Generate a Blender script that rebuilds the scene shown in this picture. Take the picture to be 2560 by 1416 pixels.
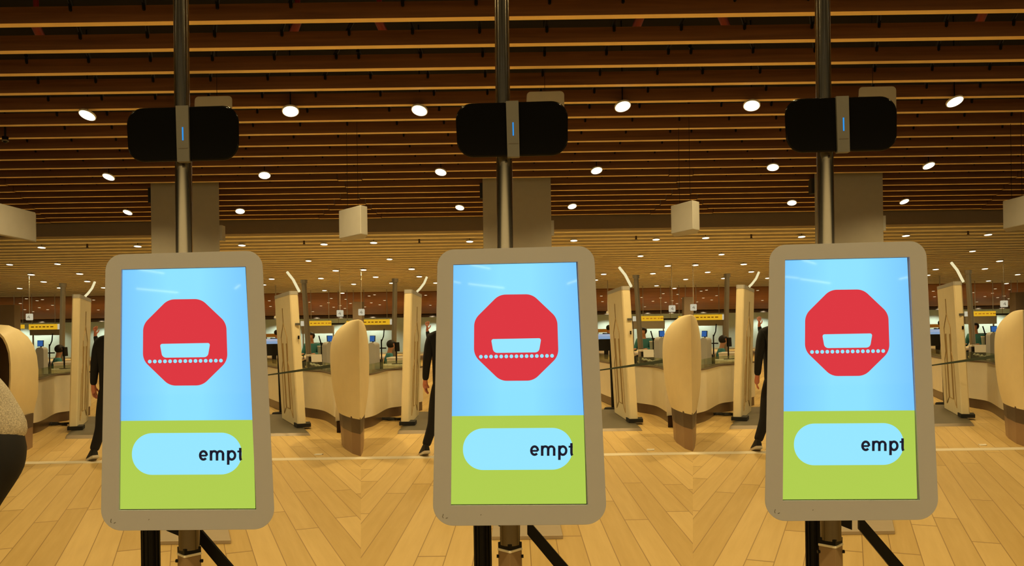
import bpy, bmesh, math, random
from mathutils import Vector, Matrix
random.seed(7)
for o in list(bpy.data.objects):
    bpy.data.objects.remove(o)
scn = bpy.context.scene
COL = scn.collection
PI = math.pi

# ------------------------------------------------------------------ camera
FOC = 2000.0                 # focal length in pixels of the 2560 wide frame
EYE = 1.45
ROLL = 0.01446
PX, PY = 1280.0, 835.2       # principal point
cam_d = bpy.data.cameras.new('camera')
cam_d.sensor_fit = 'HORIZONTAL'
cam_d.sensor_width = 36.0
cam_d.lens = 36.0 * FOC / 2560.0
cam_d.shift_x = 0.0
cam_d.shift_y = (PY - 708.0) / 2560.0
cam_d.clip_end = 400
cam = bpy.data.objects.new('camera', cam_d)
COL.objects.link(cam)
cr, sr = math.cos(ROLL), math.sin(ROLL)
cam.matrix_world = Matrix(((cr, sr, 0, 0), (0, 0, -1, 0), (-sr, cr, 0, EYE), (0, 0, 0, 1)))
scn.camera = cam

# ------------------------------------------------------------------ world, exposure
vs = scn.view_settings
vs.view_transform = 'Standard'
vs.look = 'None'
vs.exposure = 0.0
vs.gamma = 1.0
vs.use_curve_mapping = False
WARM = (1.0, 0.72, 0.30)
world = bpy.data.worlds.new('hall_light')
scn.world = world
world.use_nodes = True
wb = world.node_tree.nodes['Background']
wb.inputs[0].default_value = (*WARM, 1)
wb.inputs[1].default_value = 0.86

# lamps of the hall (energy in watts of each kind of fixture)
E_NEAR = 335.0
E_PALE = 310.0
E_BACK = 250.0
E_WALL = 230.0

# ------------------------------------------------------------------ pixel -> place
BX, BY = 464.0, 847.0        # vanishing point of the left third of the photograph
STEP = 830.1
BAY = ['left', 'middle', 'right']
AC = [(BX - PX) * cr + k * STEP for k in range(3)]
def ab(px, py):
    u, v = px - BX, py - BY
    return u * cr - v * sr, -u * sr - v * cr
def W(px, py, Y, k=0):
    a, b = ab(px, py)
    return Vector(((a + AC[k]) * Y / FOC, Y, EYE + b * Y / FOC))
def fy(px, py):
    a, b = ab(px, py)
    return EYE * FOC / -b
def F(px, py, k=0):
    Y = fy(px, py)
    p = W(px, py, Y, k); p.z = 0
    return p
def theta(px, k, py=1000):
    a, b = ab(px, py)
    return math.atan((a + AC[k]) / FOC)

# ------------------------------------------------------------------ materials
def lin(c):
    return tuple((x/255/12.92 if x/255 <= .04045 else ((x/255+.055)/1.055)**2.4) for x in c)
def newmat(name):
    m = bpy.data.materials.new(name); m.use_nodes = True
    nt = m.node_tree
    return m, nt, nt.nodes['Principled BSDF']
def paint(name, col, rough=.5, metal=0.0, var=.06, scale=6.0, spec=.4):
    m, nt, b = newmat(name)
    tc = nt.nodes.new('ShaderNodeTexCoord')
    n = nt.nodes.new('ShaderNodeTexNoise'); n.inputs['Scale'].default_value = scale; n.inputs['Detail'].default_value = 4
    nt.links.new(tc.outputs['Object'], n.inputs['Vector'])
    mx = nt.nodes.new('ShaderNodeMix'); mx.data_type = 'RGBA'
    mx.inputs['A'].default_value = (*[c*(1-var) for c in col], 1)
    mx.inputs['B'].default_value = (*[min(1, c*(1+var)) for c in col], 1)
    nt.links.new(n.outputs['Fac'], mx.inputs['Factor'])
    nt.links.new(mx.outputs['Result'], b.inputs['Base Color'])
    b.inputs['Roughness'].default_value = rough
    b.inputs['Metallic'].default_value = metal
    b.inputs['Specular IOR Level'].default_value = spec
    return m
def emit(name, col, strength=1.0, gloss=True):
    m, nt, b = newmat(name)
    b.inputs['Base Color'].default_value = (0.01, 0.01, 0.01, 1)
    b.inputs['Emission Color'].default_value = (*col, 1)
    b.inputs['Emission Strength'].default_value = strength
    b.inputs['Roughness'].default_value = .03 if gloss else .6
    b.inputs['Specular IOR Level'].default_value = .22 if gloss else 0.0
    return m
def wood(name, c0, c1, rough=.5, along=(0.35, 9, 9), scale=2.0):
    m, nt, b = newmat(name)
    tc = nt.nodes.new('ShaderNodeTexCoord'); mp = nt.nodes.new('ShaderNodeMapping')
    mp.inputs['Scale'].default_value = along
    nt.links.new(tc.outputs['Object'], mp.inputs['Vector'])
    n = nt.nodes.new('ShaderNodeTexNoise'); n.inputs['Scale'].default_value = scale
    n.inputs['Detail'].default_value = 6; n.inputs['Distortion'].default_value = .6
    nt.links.new(mp.outputs['Vector'], n.inputs['Vector'])
    cr_ = nt.nodes.new('ShaderNodeValToRGB')
    cr_.color_ramp.elements[0].position = .3; cr_.color_ramp.elements[0].color = (*c0, 1)
    cr_.color_ramp.elements[1].position = .72; cr_.color_ramp.elements[1].color = (*c1, 1)
    nt.links.new(n.outputs['Fac'], cr_.inputs['Fac'])
    nt.links.new(cr_.outputs['Color'], b.inputs['Base Color'])
    b.inputs['Roughness'].default_value = rough
    b.inputs['Specular IOR Level'].default_value = .25
    return m
PLANK = .185
def floor_mat():
    m, nt, b = newmat('oak_plank_floor')
    N, L = nt.nodes.new, nt.links.new
    uv = N('ShaderNodeUVMap'); uv.uv_map = 'planks'
    sp = N('ShaderNodeSeparateXYZ'); L(uv.outputs['UV'], sp.inputs[0])
    def mth(op, a, bb=None):
        n = N('ShaderNodeMath'); n.operation = op
        for i, x in enumerate((a, bb)):
            if x is None: continue
            if isinstance(x, (int, float)): n.inputs[i].default_value = x
            else: L(x, n.inputs[i])
        return n.outputs[0]
    u = mth('DIVIDE', sp.outputs[0], PLANK)
    row = mth('FLOOR', u); fu = mth('FRACT', u)
    wn = N('ShaderNodeTexWhiteNoise'); wn.noise_dimensions = '1D'; L(row, wn.inputs['W'])
    v = mth('ADD', mth('DIVIDE', sp.outputs[1], 3.3), wn.outputs['Value'])
    idx = mth('FLOOR', v); fv = mth('FRACT', v)
    w2 = N('ShaderNodeTexWhiteNoise'); w2.noise_dimensions = '2D'
    cb = N('ShaderNodeCombineXYZ'); L(row, cb.inputs[0]); L(idx, cb.inputs[1]); L(cb.outputs[0], w2.inputs['Vector'])
    eu = mth('MINIMUM', fu, mth('SUBTRACT', 1.0, fu))
    ev = mth('MINIMUM', fv, mth('SUBTRACT', 1.0, fv))
    lu = mth('LESS_THAN', eu, .017); lv = mth('LESS_THAN', ev, .0028)
    line = mth('MAXIMUM', lu, lv)
    # grain
    cg = N('ShaderNodeCombineXYZ')
    L(mth('ADD', mth('MULTIPLY', sp.outputs[0], 14.0), mth('MULTIPLY', w2.outputs['Value'], 50.0)), cg.inputs[0])
    L(mth('MULTIPLY', sp.outputs[1], .9), cg.inputs[1]); L(row, cg.inputs[2])
    g = N('ShaderNodeTexNoise'); g.inputs['Scale'].default_value = 1.6; g.inputs['Detail'].default_value = 5
    L(cg.outputs[0], g.inputs['Vector'])
    t = mth('ADD', mth('MULTIPLY', w2.outputs['Value'], .5), mth('MULTIPLY', g.outputs['Fac'], .55))
    rp = N('ShaderNodeValToRGB')
    e = rp.color_ramp.elements
    e[0].position = .15; e[0].color = (.44, .295, .095, 1)
    e[1].position = .9; e[1].color = (.66, .485, .21, 1)
    L(t, rp.inputs['Fac'])
    mx = N('ShaderNodeMix'); mx.data_type = 'RGBA'
    L(mth('MULTIPLY', line, .72), mx.inputs['Factor']); L(rp.outputs['Color'], mx.inputs['A'])
    mx.inputs['B'].default_value = (.17, .085, .025, 1)
    L(mx.outputs['Result'], b.inputs['Base Color'])
    b.inputs['Roughness'].default_value = .42
    b.inputs['Specular IOR Level'].default_value = .3
    return m

M = {}
M['floor'] = floor_mat()
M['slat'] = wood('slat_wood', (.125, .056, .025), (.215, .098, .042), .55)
M['slat_lit_under'] = wood('slat_underside_lit_wood', (.88, .66, .32), (.95, .74, .38), .5)  # paler copy of the slat wood, paints floor light on the undersides
M['pale'] = paint('pale_slat', (.74, .68, .54), .55)
M['pale_void'] = paint('pale_ceiling_back', (.11, .075, .04), .8)
M['void'] = paint('plenum_black', (.007, .0055, .005), .9)
M['soffit'] = paint('soffit_taupe', (.20, .16, .125), .7)
M['farwood'] = wood('far_ceiling_wood', (.235, .098, .030), (.35, .160, .055), .7, (.2, 3, 3), 1.2)
M['farwood'].node_tree.nodes['Principled BSDF'].inputs['Specular IOR Level'].default_value = .04
M['column'] = paint('column_taupe', (.38, .36, .32), .6)
M['white_sign'] = paint('white_sign_board', (.44, .44, .44), .5)
M['cream'] = paint('cream_plastic', (.86, .74, .48), .38)
M['cream2'] = paint('scanner_cream', (.88, .79, .56), .42)
M['wall'] = paint('far_wall_white', (.66, .74, .68), .6)
M['counter'] = paint('counter_white', (.84, .79, .68), .45)
M['plinth'] = paint('bronze_plinth', (.13, .085, .058), .35, .3)
M['leg'] = paint('pod_leg_bronze', (.30, .19, .115), .4, .2)
M['bronze_dark'] = paint('pod_band_bronze', (.085, .055, .038), .4, .2)
M['frame'] = paint('kiosk_frame_grey', (.38, .405, .50), .45, 0, .02, 3)
M['black'] = paint('satin_black', (.005, .005, .005), .45, 0, .1, 6, .15)
M['gloss_black'] = paint('camera_glass_black', (.003, .003, .003), .12, 0, .05, 5, .12)
M['rubber'] = paint('matt_black', (.014, .014, .014), .8)
M['steel'] = paint('brushed_steel', (.45, .42, .37), .16, 1.0, .05, 20)
M['stem_steel'] = paint('shaded_stem_steel', (.13, .115, .095), .25, 1.0)  # pole steel darkened below the frame, shade put into the colour
M['sleeve'] = paint('bronze_sleeve', (.27, .19, .11), .4, .3)
M['dsteel'] = paint('dull_steel', (.36, .33, .28), .35, .9)
M['strip'] = paint('grey_strip', (.115, .115, .11), .45)
M['mark'] = paint('grey_print', (.10, .09, .08), .6)
M['plate'] = paint('scanner_base_plate', (.105, .095, .072), .4, .3)
M['plate_edge'] = paint('plate_ramp', (.26, .21, .16), .45, .3)
M['floorplate'] = paint('floor_plate_metal', (.40, .33, .24), .45, .2)
M['yellow'] = paint('yellow_sign', (.95, .52, .03), .5)
M['dyellow'] = paint('ochre_board', (.40, .20, .03), .5)
M['tape'] = paint('floor_tape', (.66, .60, .48), .6)
M['jean_black'] = paint('black_cloth', (.010, .010, .013), .85)
M['navy'] = paint('dark_navy_cloth', (.011, .012, .017), .9)
M['teal'] = paint('teal_cloth', (.05, .22, .25), .85)
M['skin'] = paint('skin', (.58, .30, .19), .55)
M['skin_pink'] = paint('flushed_skin', (.62, .24, .17), .55)
M['hair'] = paint('dark_hair', (.012, .009, .008), .6)
M['shoe_sole'] = paint('shoe_sole_white', (.62, .57, .48), .6)
M['belt'] = paint('dark_green_webbing', (.045, .065, .05), .6)
M['red'] = paint('red_pipe', (.22, .012, .008), .5)
M['groove'] = paint('scanner_outline', (.42, .30, .14), .6)
M['paper'] = paint('white_paper', (.75, .72, .66), .6)
M['bin'] = paint('grey_green_bin', (.30, .36, .32), .5)
M['lamp_rim'] = paint('lamp_rim_white', (.75, .72, .62), .4)
M['lamp'] = emit('lamp_glow', (1.0, .93, .68), 3.0, False)
M['lamp_far'] = emit('lamp_glow_far', (1.0, .80, .50), 1.5, False)
M['lightbox'] = emit('lit_sign_face', (1.0, .90, .62), .55, False)
M['yellow_lit'] = emit('lit_yellow_sign', (.95, .52, .02), .75, False)
M['wand'] = emit('pale_wand_glow', (1.0, .88, .50), .85, False)
M['led'] = emit('blue_led', lin((40, 150, 235)), 1.0, False)
M['bluescreen'] = emit('small_blue_screen', lin((55, 105, 175)), .7)
M['scr_pale'] = emit('pale_blue_screen', lin((150, 180, 215)), .75)
def screen_blue():
    m = emit('screen_blue', lin((138, 222, 255)), 1.0)
    nt = m.node_tree; b = nt.nodes['Principled BSDF']
    tc = nt.nodes.new('ShaderNodeTexCoord'); sp = nt.nodes.new('ShaderNodeSeparateXYZ')
    nt.links.new(tc.outputs['Generated'], sp.inputs[0])
    n = nt.nodes.new('ShaderNodeMath'); n.operation = 'SUBTRACT'; n.inputs[1].default_value = .5
    nt.links.new(sp.outputs[0], n.inputs[0])
    q = nt.nodes.new('ShaderNodeMath'); q.operation = 'ABSOLUTE'; nt.links.new(n.outputs[0], q.inputs[0])
    r = nt.nodes.new('ShaderNodeValToRGB'); nt.links.new(q.outputs[0], r.inputs[0])
    e = r.color_ramp.elements
    e[0].position = .12; e[0].color = (*lin((140, 226, 255)), 1)
    e[1].position = .5; e[1].color = (*lin((118, 198, 255)), 1)
    nt.links.new(r.outputs[0], b.inputs['Emission Color'])
    return m
M['sblue'] = screen_blue()
M['sgreen'] = emit('screen_green', lin((174, 204, 78)), 1.0)
M['sred'] = emit('screen_red', lin((219, 44, 62)), 1.0)
M['spale'] = emit('screen_pale_blue', lin((148, 230, 255)), 1.0)
M['stext'] = emit('screen_text_navy', lin((4, 14, 40)), 1.0)
def knit_mat():
    m, nt, b = newmat('grey_marl_knit')
    tc = nt.nodes.new('ShaderNodeTexCoord')
    n = nt.nodes.new('ShaderNodeTexNoise'); n.inputs['Scale'].default_value = 150; n.inputs['Detail'].default_value = 3
    nt.links.new(tc.outputs['Object'], n.inputs['Vector'])
    r = nt.nodes.new('ShaderNodeValToRGB'); nt.links.new(n.outputs['Fac'], r.inputs[0])
    e = r.color_ramp.elements
    e[0].position = .38; e[0].color = (.38, .36, .32, 1); e[1].position = .62; e[1].color = (.68, .65, .58, 1)
    nt.links.new(r.outputs[0], b.inputs['Base Color']); b.inputs['Roughness'].default_value = .95
    return m
M['knit'] = knit_mat()
def glass_mat():
    m, nt, b = newmat('counter_glass')
    out = nt.nodes['Material Output']
    tr = nt.nodes.new('ShaderNodeBsdfTransparent'); tr.inputs[0].default_value = (.80, .86, .78, 1)
    gl = nt.nodes.new('ShaderNodeBsdfGlossy'); gl.inputs['Roughness'].default_value = .08
    gl.inputs['Color'].default_value = (.8, .85, .8, 1)
    mx = nt.nodes.new('ShaderNodeMixShader'); mx.inputs[0].default_value = .16
    nt.links.new(tr.outputs[0], mx.inputs[1]); nt.links.new(gl.outputs[0], mx.inputs[2])
    nt.links.new(mx.outputs[0], out.inputs['Surface'])
    return m
M['glass'] = glass_mat()

# ------------------------------------------------------------------ mesh helpers
class MB:
    def __init__(self): self.bm = bmesh.new()
    def box(self, c, s, rot=None):
        r = bmesh.ops.create_cube(self.bm, size=1.0)
        mt = Matrix.Translation(Vector(c)) @ (rot.to_4x4() if rot else Matrix.Identity(4)) @ Matrix.Diagonal((*s, 1))
        bmesh.ops.transform(self.bm, matrix=mt, verts=r['verts']); return r['verts']
    def cyl(self, p0, p1, r0, r1=None, n=24):
        p0, p1 = Vector(p0), Vector(p1); r1 = r0 if r1 is None else r1
        d = p1 - p0
        r = bmesh.ops.create_cone(self.bm, cap_ends=True, segments=n, radius1=r0, radius2=r1, depth=d.length)
        q = Vector((0, 0, 1)).rotation_difference(d.normalized())
        bmesh.ops.transform(self.bm, matrix=Matrix.Translation((p0+p1)/2) @ q.to_matrix().to_4x4(), verts=r['verts'])
    def tube(self, pts, r, n=10):
        for i in range(len(pts)-1): self.cyl(pts[i], pts[i+1], r, r, n)
        for p in pts[1:-1]:
            s = bmesh.ops.create_icosphere(self.bm, subdivisions=1, radius=r)
            bmesh.ops.translate(self.bm, vec=Vector(p), verts=s['verts'])
    def ball(self, c, r, sc=(1, 1, 1), sub=2):
        s = bmesh.ops.create_icosphere(self.bm, subdivisions=sub, radius=r)
        bmesh.ops.transform(self.bm, matrix=Matrix.Translation(Vector(c)) @ Matrix.Diagonal((*sc, 1)), verts=s['verts'])
    def slab(self, front, back):
        """closed solid between two matching loops"""
        a = [self.bm.verts.new(p) for p in front]; b = [self.bm.verts.new(p) for p in back]
        n = len(a)
        f1 = self.bm.faces.new(a); f2 = self.bm.faces.new(b[::-1])
        for i in range(n):
            self.bm.faces.new((a[i], b[i], b[(i+1) % n], a[(i+1) % n]))
        return f1, f2
    def loft(self, loops):
        vs_ = [[self.bm.verts.new(p) for p in l] for l in loops]
        n = len(vs_[0])
        for i in range(len(vs_)-1):
            for j in range(n):
                self.bm.faces.new((vs_[i][j], vs_[i][(j+1) % n], vs_[i+1][(j+1) % n], vs_[i+1][j]))
        self.bm.faces.new(vs_[0][::-1]); self.bm.faces.new(vs_[-1])
    def build(self, name, mat, parent=None, smooth=False, loc=None, bevel=0, mats=None):
        bmesh.ops.recalc_face_normals(self.bm, faces=self.bm.faces)
        me = bpy.data.meshes.new(name); self.bm.to_mesh(me); self.bm.free()
        for m_ in (mats or [mat]): me.materials.append(m_)
        if smooth:
            me.polygons.foreach_set('use_smooth', [True]*len(me.polygons))
            try: me.set_sharp_from_angle(angle=math.radians(40))
            except Exception: pass
        o = bpy.data.objects.new(name, me); COL.objects.link(o)
        if parent: o.parent = parent
        if loc is not None: o.location = loc
        if bevel:
            bv = o.modifiers.new('bevel', 'BEVEL'); bv.width = bevel; bv.segments = 3; bv.limit_method = 'ANGLE'
        return o
def tag(o, label=None, cat=None, group=None, kind=None):
    if label: o['label'] = label
    if cat: o['category'] = cat
    if group: o['group'] = group
    if kind: o['kind'] = kind
    return o
def thing(name, label, cat, loc, rz=0, group=None):
    o = bpy.data.objects.new(name, None); COL.objects.link(o)
    o.empty_display_size = .1
    o.location = loc; o.rotation_euler = (0, 0, rz)
    return tag(o, label, cat, group)
def dup(o, loc=None, rz=None, label=None, sx=None, parent=None):
    c = o.copy(); COL.objects.link(c)
    if parent: c.parent = parent
    if loc is not None: c.location = loc
    if rz is not None: c.rotation_euler = (0, 0, rz)
    if sx is not None: c.scale = (sx, 1, 1)
    if label: c['label'] = label
    for ch in [x for x in bpy.data.objects if x.parent == o]:
        dup(ch, parent=c)
    return c
def struct(o): o['kind'] = 'structure'; return o
def rounded(pts, rads, n=8):
    """round the corners of a px polygon"""
    out = []; N = len(pts)
    if not isinstance(rads, (list, tuple)): rads = [rads]*N
    for i in range(N):
        p = Vector(pts[i]); a = Vector(pts[i-1]) - p; b = Vector(pts[(i+1) % N]) - p
        r = rads[i]
        ang = a.angle(b); d = min(r/math.tan(ang/2), a.length*.49, b.length*.49)
        r = d*math.tan(ang/2)
        a.normalize(); b.normalize()
        c = p + (a+b).normalized()*(r/math.sin(ang/2))
        s, e = p+a*d - c, p+b*d - c
        t0 = math.atan2(s.y, s.x); t1 = math.atan2(e.y, e.x)
        dt = (t1-t0+PI) % (2*PI) - PI
        for j in range(n+1):
            t = t0+dt*j/n; out.append((c.x+r*math.cos(t), c.y+r*math.sin(t)))
    return out
ORD = ['first', 'second', 'third', 'fourth', 'fifth', 'sixth', 'seventh', 'eighth', 'ninth', 'tenth', 'eleventh', 'twelfth',
       'thirteenth', 'fourteenth', 'fifteenth', 'sixteenth', 'seventeenth', 'eighteenth', 'nineteenth', 'twentieth'] + \
      ['twenty-'+x for x in ['first', 'second', 'third', 'fourth', 'fifth', 'sixth', 'seventh', 'eighth', 'ninth']] + ['thirtieth'] + \
      ['thirty-'+x for x in ['first', 'second', 'third', 'fourth', 'fifth', 'sixth', 'seventh', 'eighth', 'ninth']]

# ------------------------------------------------------------------ the hall
HZ, HZ2 = 3.2, 2.87                    # slat undersides above the eye
Y_SOF, Y_FAR, Y_WALL = 22.1, 53.1, 70.0
# floor: three fields of planks meeting on mitre lines
def bline(px, k):
    p, q = F(px, 1400, k), F(px, 900, k)
    return lambda Y: p + (q-p)*((Y-p.y)/(q.y-p.y))
Bl, Br = bline(902, 0), bline(902, 1)
bm = bmesh.new(); uvl = bm.loops.layers.uv.new('planks')
def zone(pts, k):
    f = bm.faces.new([bm.verts.new((p[0], p[1], 0)) for p in pts])
    th = math.atan(AC[k]/FOC)
    for l in f.loops:
        X, Y = l.vert.co.x, l.vert.co.y
        l[uvl].uv = (X - Y*math.tan(th) - .064, X*math.sin(th)+Y*math.cos(th) + 40)
zone([(-62, 1), Bl(1), Bl(72), (-62, 72)], 0)
zone([Bl(1), Br(1), Br(72), Bl(72)], 1)
zone([Br(1), (62, 1), (62, 72), Br(72)], 2)
zone([(-62, -16), (62, -16), (62, 1), Br(1), Bl(1), (-62, 1)], 1)
bmesh.ops.remove_doubles(bm, verts=bm.verts, dist=1e-4)
me = bpy.data.meshes.new('floor'); bm.to_mesh(me); bm.free(); me.materials.append(M['floor'])
fl = bpy.data.objects.new('floor', me); COL.objects.link(fl); struct(fl)

zc = EYE+HZ
b = MB(); b.box((0, 3, zc+1.15), (124, 38.4, .1)); struct(b.build('ceiling', M['void']))
b = MB(); b.box((0, (Y_SOF+Y_FAR)/2+.2, EYE+HZ2+.30), (124, Y_FAR-Y_SOF, .1)); struct(b.build('ceiling', M['pale_void']))
b = MB()
b.slab([(-62, Y_FAR, EYE+HZ2), (62, Y_FAR, EYE+HZ2), (62, Y_WALL, 3.24), (-62, Y_WALL, 3.24)],
       [(-62, Y_FAR, EYE+HZ2+.4), (62, Y_FAR, EYE+HZ2+.4), (62, Y_WALL, 3.64), (-62, Y_WALL, 3.64)])
struct(b.build('ceiling', M['farwood']))
b = MB(); b.box((0, Y_SOF+.15, EYE+(HZ+.3+HZ2)/2), (124, .3, HZ+.3-HZ2)); struct(b.build('trim_1', M['soffit']))
b = MB(); b.box((0, Y_WALL+.1, 1.8), (124, .2, 3.6)); struct(b.build('wall_back', M['wall']))
b = MB(); b.box((0, Y_WALL-.5, 3.12), (124, .8, .22)); struct(b.build('trim_2', M['bronze_dark']))
# white floor tape right across the hall
Yt = fy(464, 1152.5)
b = MB(); b.box((0, Yt, .001), (30, .19, .002)); tag(b.build('floor_tape', M['tape']), 'long straight pale tape line stuck across the plank floor', 'floor tape')

# ---- wood slats
S0, SS = 1.259e-3*2000*HZ, .1177e-3*2000*HZ
SH, ST = .052*HZ, .102
JX = 3.64
first_clip = None
def rail_x(k, X, Y): return AC[k]/FOC*Y + X
nslat = 0
for n in range(-8, 19):
    Y = S0 + n*SS
    if Y > Y_SOF-.1: break
    cuts = []
    if Y > 15.6:
        for k in range(3):
            for s in (-1, 1): cuts.append(AC[k]/FOC*Y + s*JX)
    cuts = sorted(cuts)
    cl = [cuts[0]] if cuts else []
    for c in cuts[1:]:
        if c-cl[-1] > .2: cl.append(c)
    edges = [-26.0] + cl + [26.0]
    mb = MB()
    for i in range(len(edges)-1):
        x0 = edges[i] + (.008 if i else 0); x1 = edges[i+1] - (.008 if i < len(edges)-2 else 0)
        dz = .012*((i % 2) - .5) if len(edges) > 2 else 0
        mb.box(((x0+x1)/2, Y+ST/2, zc+SH/2+dz), (x1-x0, ST, SH))
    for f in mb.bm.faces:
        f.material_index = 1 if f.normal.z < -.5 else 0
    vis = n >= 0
    o = mb.build('ceiling_slat', None, mats=[M['slat'], M['slat_lit_under']])
    # grain of each slat starts somewhere else
    if vis:
        lab = f'long brown wooden ceiling slat with lit underside, {ORD[nslat]} from the top of the photo'
        nslat += 1
    else:
        lab = f'long brown wooden ceiling slat overhead in front of the kiosks, {ORD[-n-1]} row out of frame'
    tag(o, lab, 'ceiling slat', 'wooden ceiling slats')
    if n == 0 or (1 <= n <= 12):
        for k in range(3):
            for j in range(-9, 9):
                X = .37 + .74*j
                if X*FOC/Y > 437 or X*FOC/Y < -390: continue
                p = (AC[k]/FOC*Y + X, Y-.006, zc+SH-.012)
                if first_clip is None:
                    cb = MB(); cb.cyl((0, -.012, .03), (0, .0, -.03), .016, .016, 10); cb.ball((0, 0, -.03), .018, sub=1)
                    first_clip = cb.build('hanger_clip', M['black'], o, loc=p)
                else:
                    c = first_clip.copy(); COL.objects.link(c); c.parent = o; c.location = p
# carrier rails above the slats, running away from the viewer in each bay
tn = 3
for k in range(3):
    for j in range(-9, 9):
        X = .37+.74*j
        y0 = max(S0-.6, X*FOC/436.0, -X*FOC/389.0); y1 = 19.0
        if y0 > y1-1: continue
        mb = MB(); mb.cyl((rail_x(k, X, y0), y0, zc+SH+.028), (rail_x(k, X, y1), y1, zc+SH+.028), .022, .022, 8)
        struct(mb.build('trim_%d' % tn, M['black'])); tn += 1
# red sprinkler pipes glimpsed in the gap
for k in range(3):
    for i, (px, Y) in enumerate(((118, 9.0), (772, 8.9))):
        p = W(px, 72, Y, k)
        mb = MB(); mb.cyl((p.x, Y-.3, zc+SH+.16), (p.x+AC[k]/FOC*.9, Y+.6, zc+SH+.16), .05, .05, 12)
        mb.cyl((p.x+AC[k]/FOC*.3, Y, zc+SH+.16), (p.x+AC[k]/FOC*.3, Y, zc+1.1), .03, .03, 10)
        tag(mb.build('sprinkler_pipe', M['red'], smooth=True), f'dark red pipe above the wooden slats, {"left" if i == 0 else "right"} of the {BAY[k]} kiosk pole', 'pipe', 'red pipes above the slats')
# ---- pale slats of the lower ceiling
q = 0
for n in range(0, 34):
    Y = 22.63 + .887*n
    if Y > Y_FAR-.3: break
    mb = MB(); mb.box((0, Y+.16, EYE+HZ2+.08), (2*(Y*.66+3), .32, .16))
    tag(mb.build('pale_ceiling_slat', M['pale']), f'long pale beige ceiling slat behind the taupe soffit, {ORD[q]} row from the soffit', 'ceiling slat', 'pale ceiling slats')
    q += 1

# ------------------------------------------------------------------ downlights
def lamp_proto(mat, tilt, stem, r=.10):
    t = thing('downlight', 'x', 'ceiling light', (0, 0, -50), 0, 'round downlights')
    mb = MB(); mb.cyl((0, 0, -.020), (0, 0, .002), r, r, 28); mb.cyl((0, 0, .002), (0, 0, .02), r*.9, r*.5, 24)
    a_ = mb.build('rim', M['lamp_rim'], t, True)
    mb = MB(); mb.cyl((0, 0, -.024), (0, 0, -.0205), r*.90, r*.90, 28)
    b_ = mb.build('lens', M[mat], t)
    for o in (a_, b_): o.rotation_euler = (-tilt, 0, 0)
    mb = MB(); mb.cyl((0, 0, .0), (0, 0, stem), .008, .010, 8); mb.build('stem', M['black'], t)
    return t
LP = lamp_proto('lamp', math.radians(24), 1.19, .115)
LQ = lamp_proto('lamp', math.radians(6), .30, .115)
LF = lamp_proto('lamp_far', 0, .10)
def spot(parent, energy, loc, col=WARM, size=2.5, blend=.9, soft=.09):
    d = bpy.data.lights.new('lamp_light', 'SPOT'); d.energy = energy; d.color = col
    d.spot_size = size; d.spot_blend = blend; d.shadow_soft_size = soft
    o = bpy.data.objects.new('lamp_light', d); COL.objects.link(o); o.location = loc
    return o
near_px = [(219, 286), (726, 276), (272, 441), (661, 437), (319.5, 530), (600, 527)]
pale_px = [(104, 618), (344, 615), (604.5, 612.6), (810, 610), (24, 661), (143.6, 659.5), (771, 651.6), (839, 676), (78, 686), (199, 684),
           (109, 704), (218, 703), (49, 720.6), (149, 719.5), (259, 719), (679, 697), (802, 695.5), (659, 711.6), (884, 710), (811, 726), (856, 732.6)]
far_px = [(66, 747), (106, 749), (50.6, 758.5), (92.6, 751.8), (62, 774), (98, 769), (82, 779), (119, 774), (131, 763), (16, 764), (7.5, 779.5), (234, 750), (245.6, 775),
          (673, 752), (676, 766), (828, 746), (864, 748), (774, 755.5), (802, 765), (821, 757), (834, 768), (850.5, 764), (782, 779), (876, 758.5), (862, 771)]
nd = {0: 'nearest', 1: 'middle', 2: 'farthest'}
firstuse = {}
def place_lamp(proto, key, p, rot, label, scale=1.0):
    if proto.name not in firstuse: o = proto; firstuse[proto.name] = 1; o['label'] = label
    else: o = dup(proto, label=label)
    o.location = p; o.scale = (scale,)*3
    if rot:
        for ch in o.children:
            if not ch.name.startswith('stem'): ch.rotation_euler = rot
    return o
for k in range(3):
    for i, (px, py) in enumerate(near_px):
        a, bb = ab(px, py)
        Y = (HZ-.07)*FOC/bb
        p = W(px, py, Y, k)
        if abs(p.x/p.y) > .72: continue
        side = 'left' if i % 2 == 0 else 'right'
        place_lamp(LP, 'n', p, (math.radians(-24), math.radians(9 if side == 'left' else -9), 0),
                   f'{nd[i//2]} lit round downlight in the wooden slats, {side} of the {BAY[k]} kiosk pole', 1.0)
        spot(None, E_NEAR, p-Vector((0, .01, .06)))
    rows = {'left': 0, 'right': 0}
    for i, (px, py) in enumerate(sorted(pale_px, key=lambda q: q[1])):
        if k and px < 73: continue
        a, bb = ab(px, py)
        Y = (HZ2-.03)*FOC/bb
        p = W(px, py, Y, k)
        side = 'left' if px < 464 else 'right'
        j = rows[side]; rows[side] += 1
        place_lamp(LQ, 'n', p, None,
                   f'{ORD[j]} downlight from the front in the pale ceiling {side} of the {BAY[k]} kiosk', 1.0 if Y < 30 else 1.25)
        if True: spot(None, E_PALE, p-Vector((0, .01, .08)))
    rows = {'left': 0, 'right': 0}
    for i, (px, py) in enumerate(sorted(far_px, key=lambda q: q[1])):
        if k and px < 73: continue
        a, bb = ab(px, py)
        # on the sloping wood ceiling: Z = EYE+HZ2 - s*(Y-Y_FAR)
        s = (EYE+HZ2-3.24)/(Y_WALL-Y_FAR)
        Y = (HZ2 + s*Y_FAR - .03)/(bb/FOC + s)
        p = W(px, py, Y, k)
        side = 'left' if px < 464 else 'right'
        j = rows[side]; rows[side] += 1
        place_lamp(LF, 'f', p, (-math.atan(s), 0, 0),
                   f'{ORD[j]} tiny downlight from the top in the far brown ceiling {side} of the {BAY[k]} kiosk', 1.0)
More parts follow.
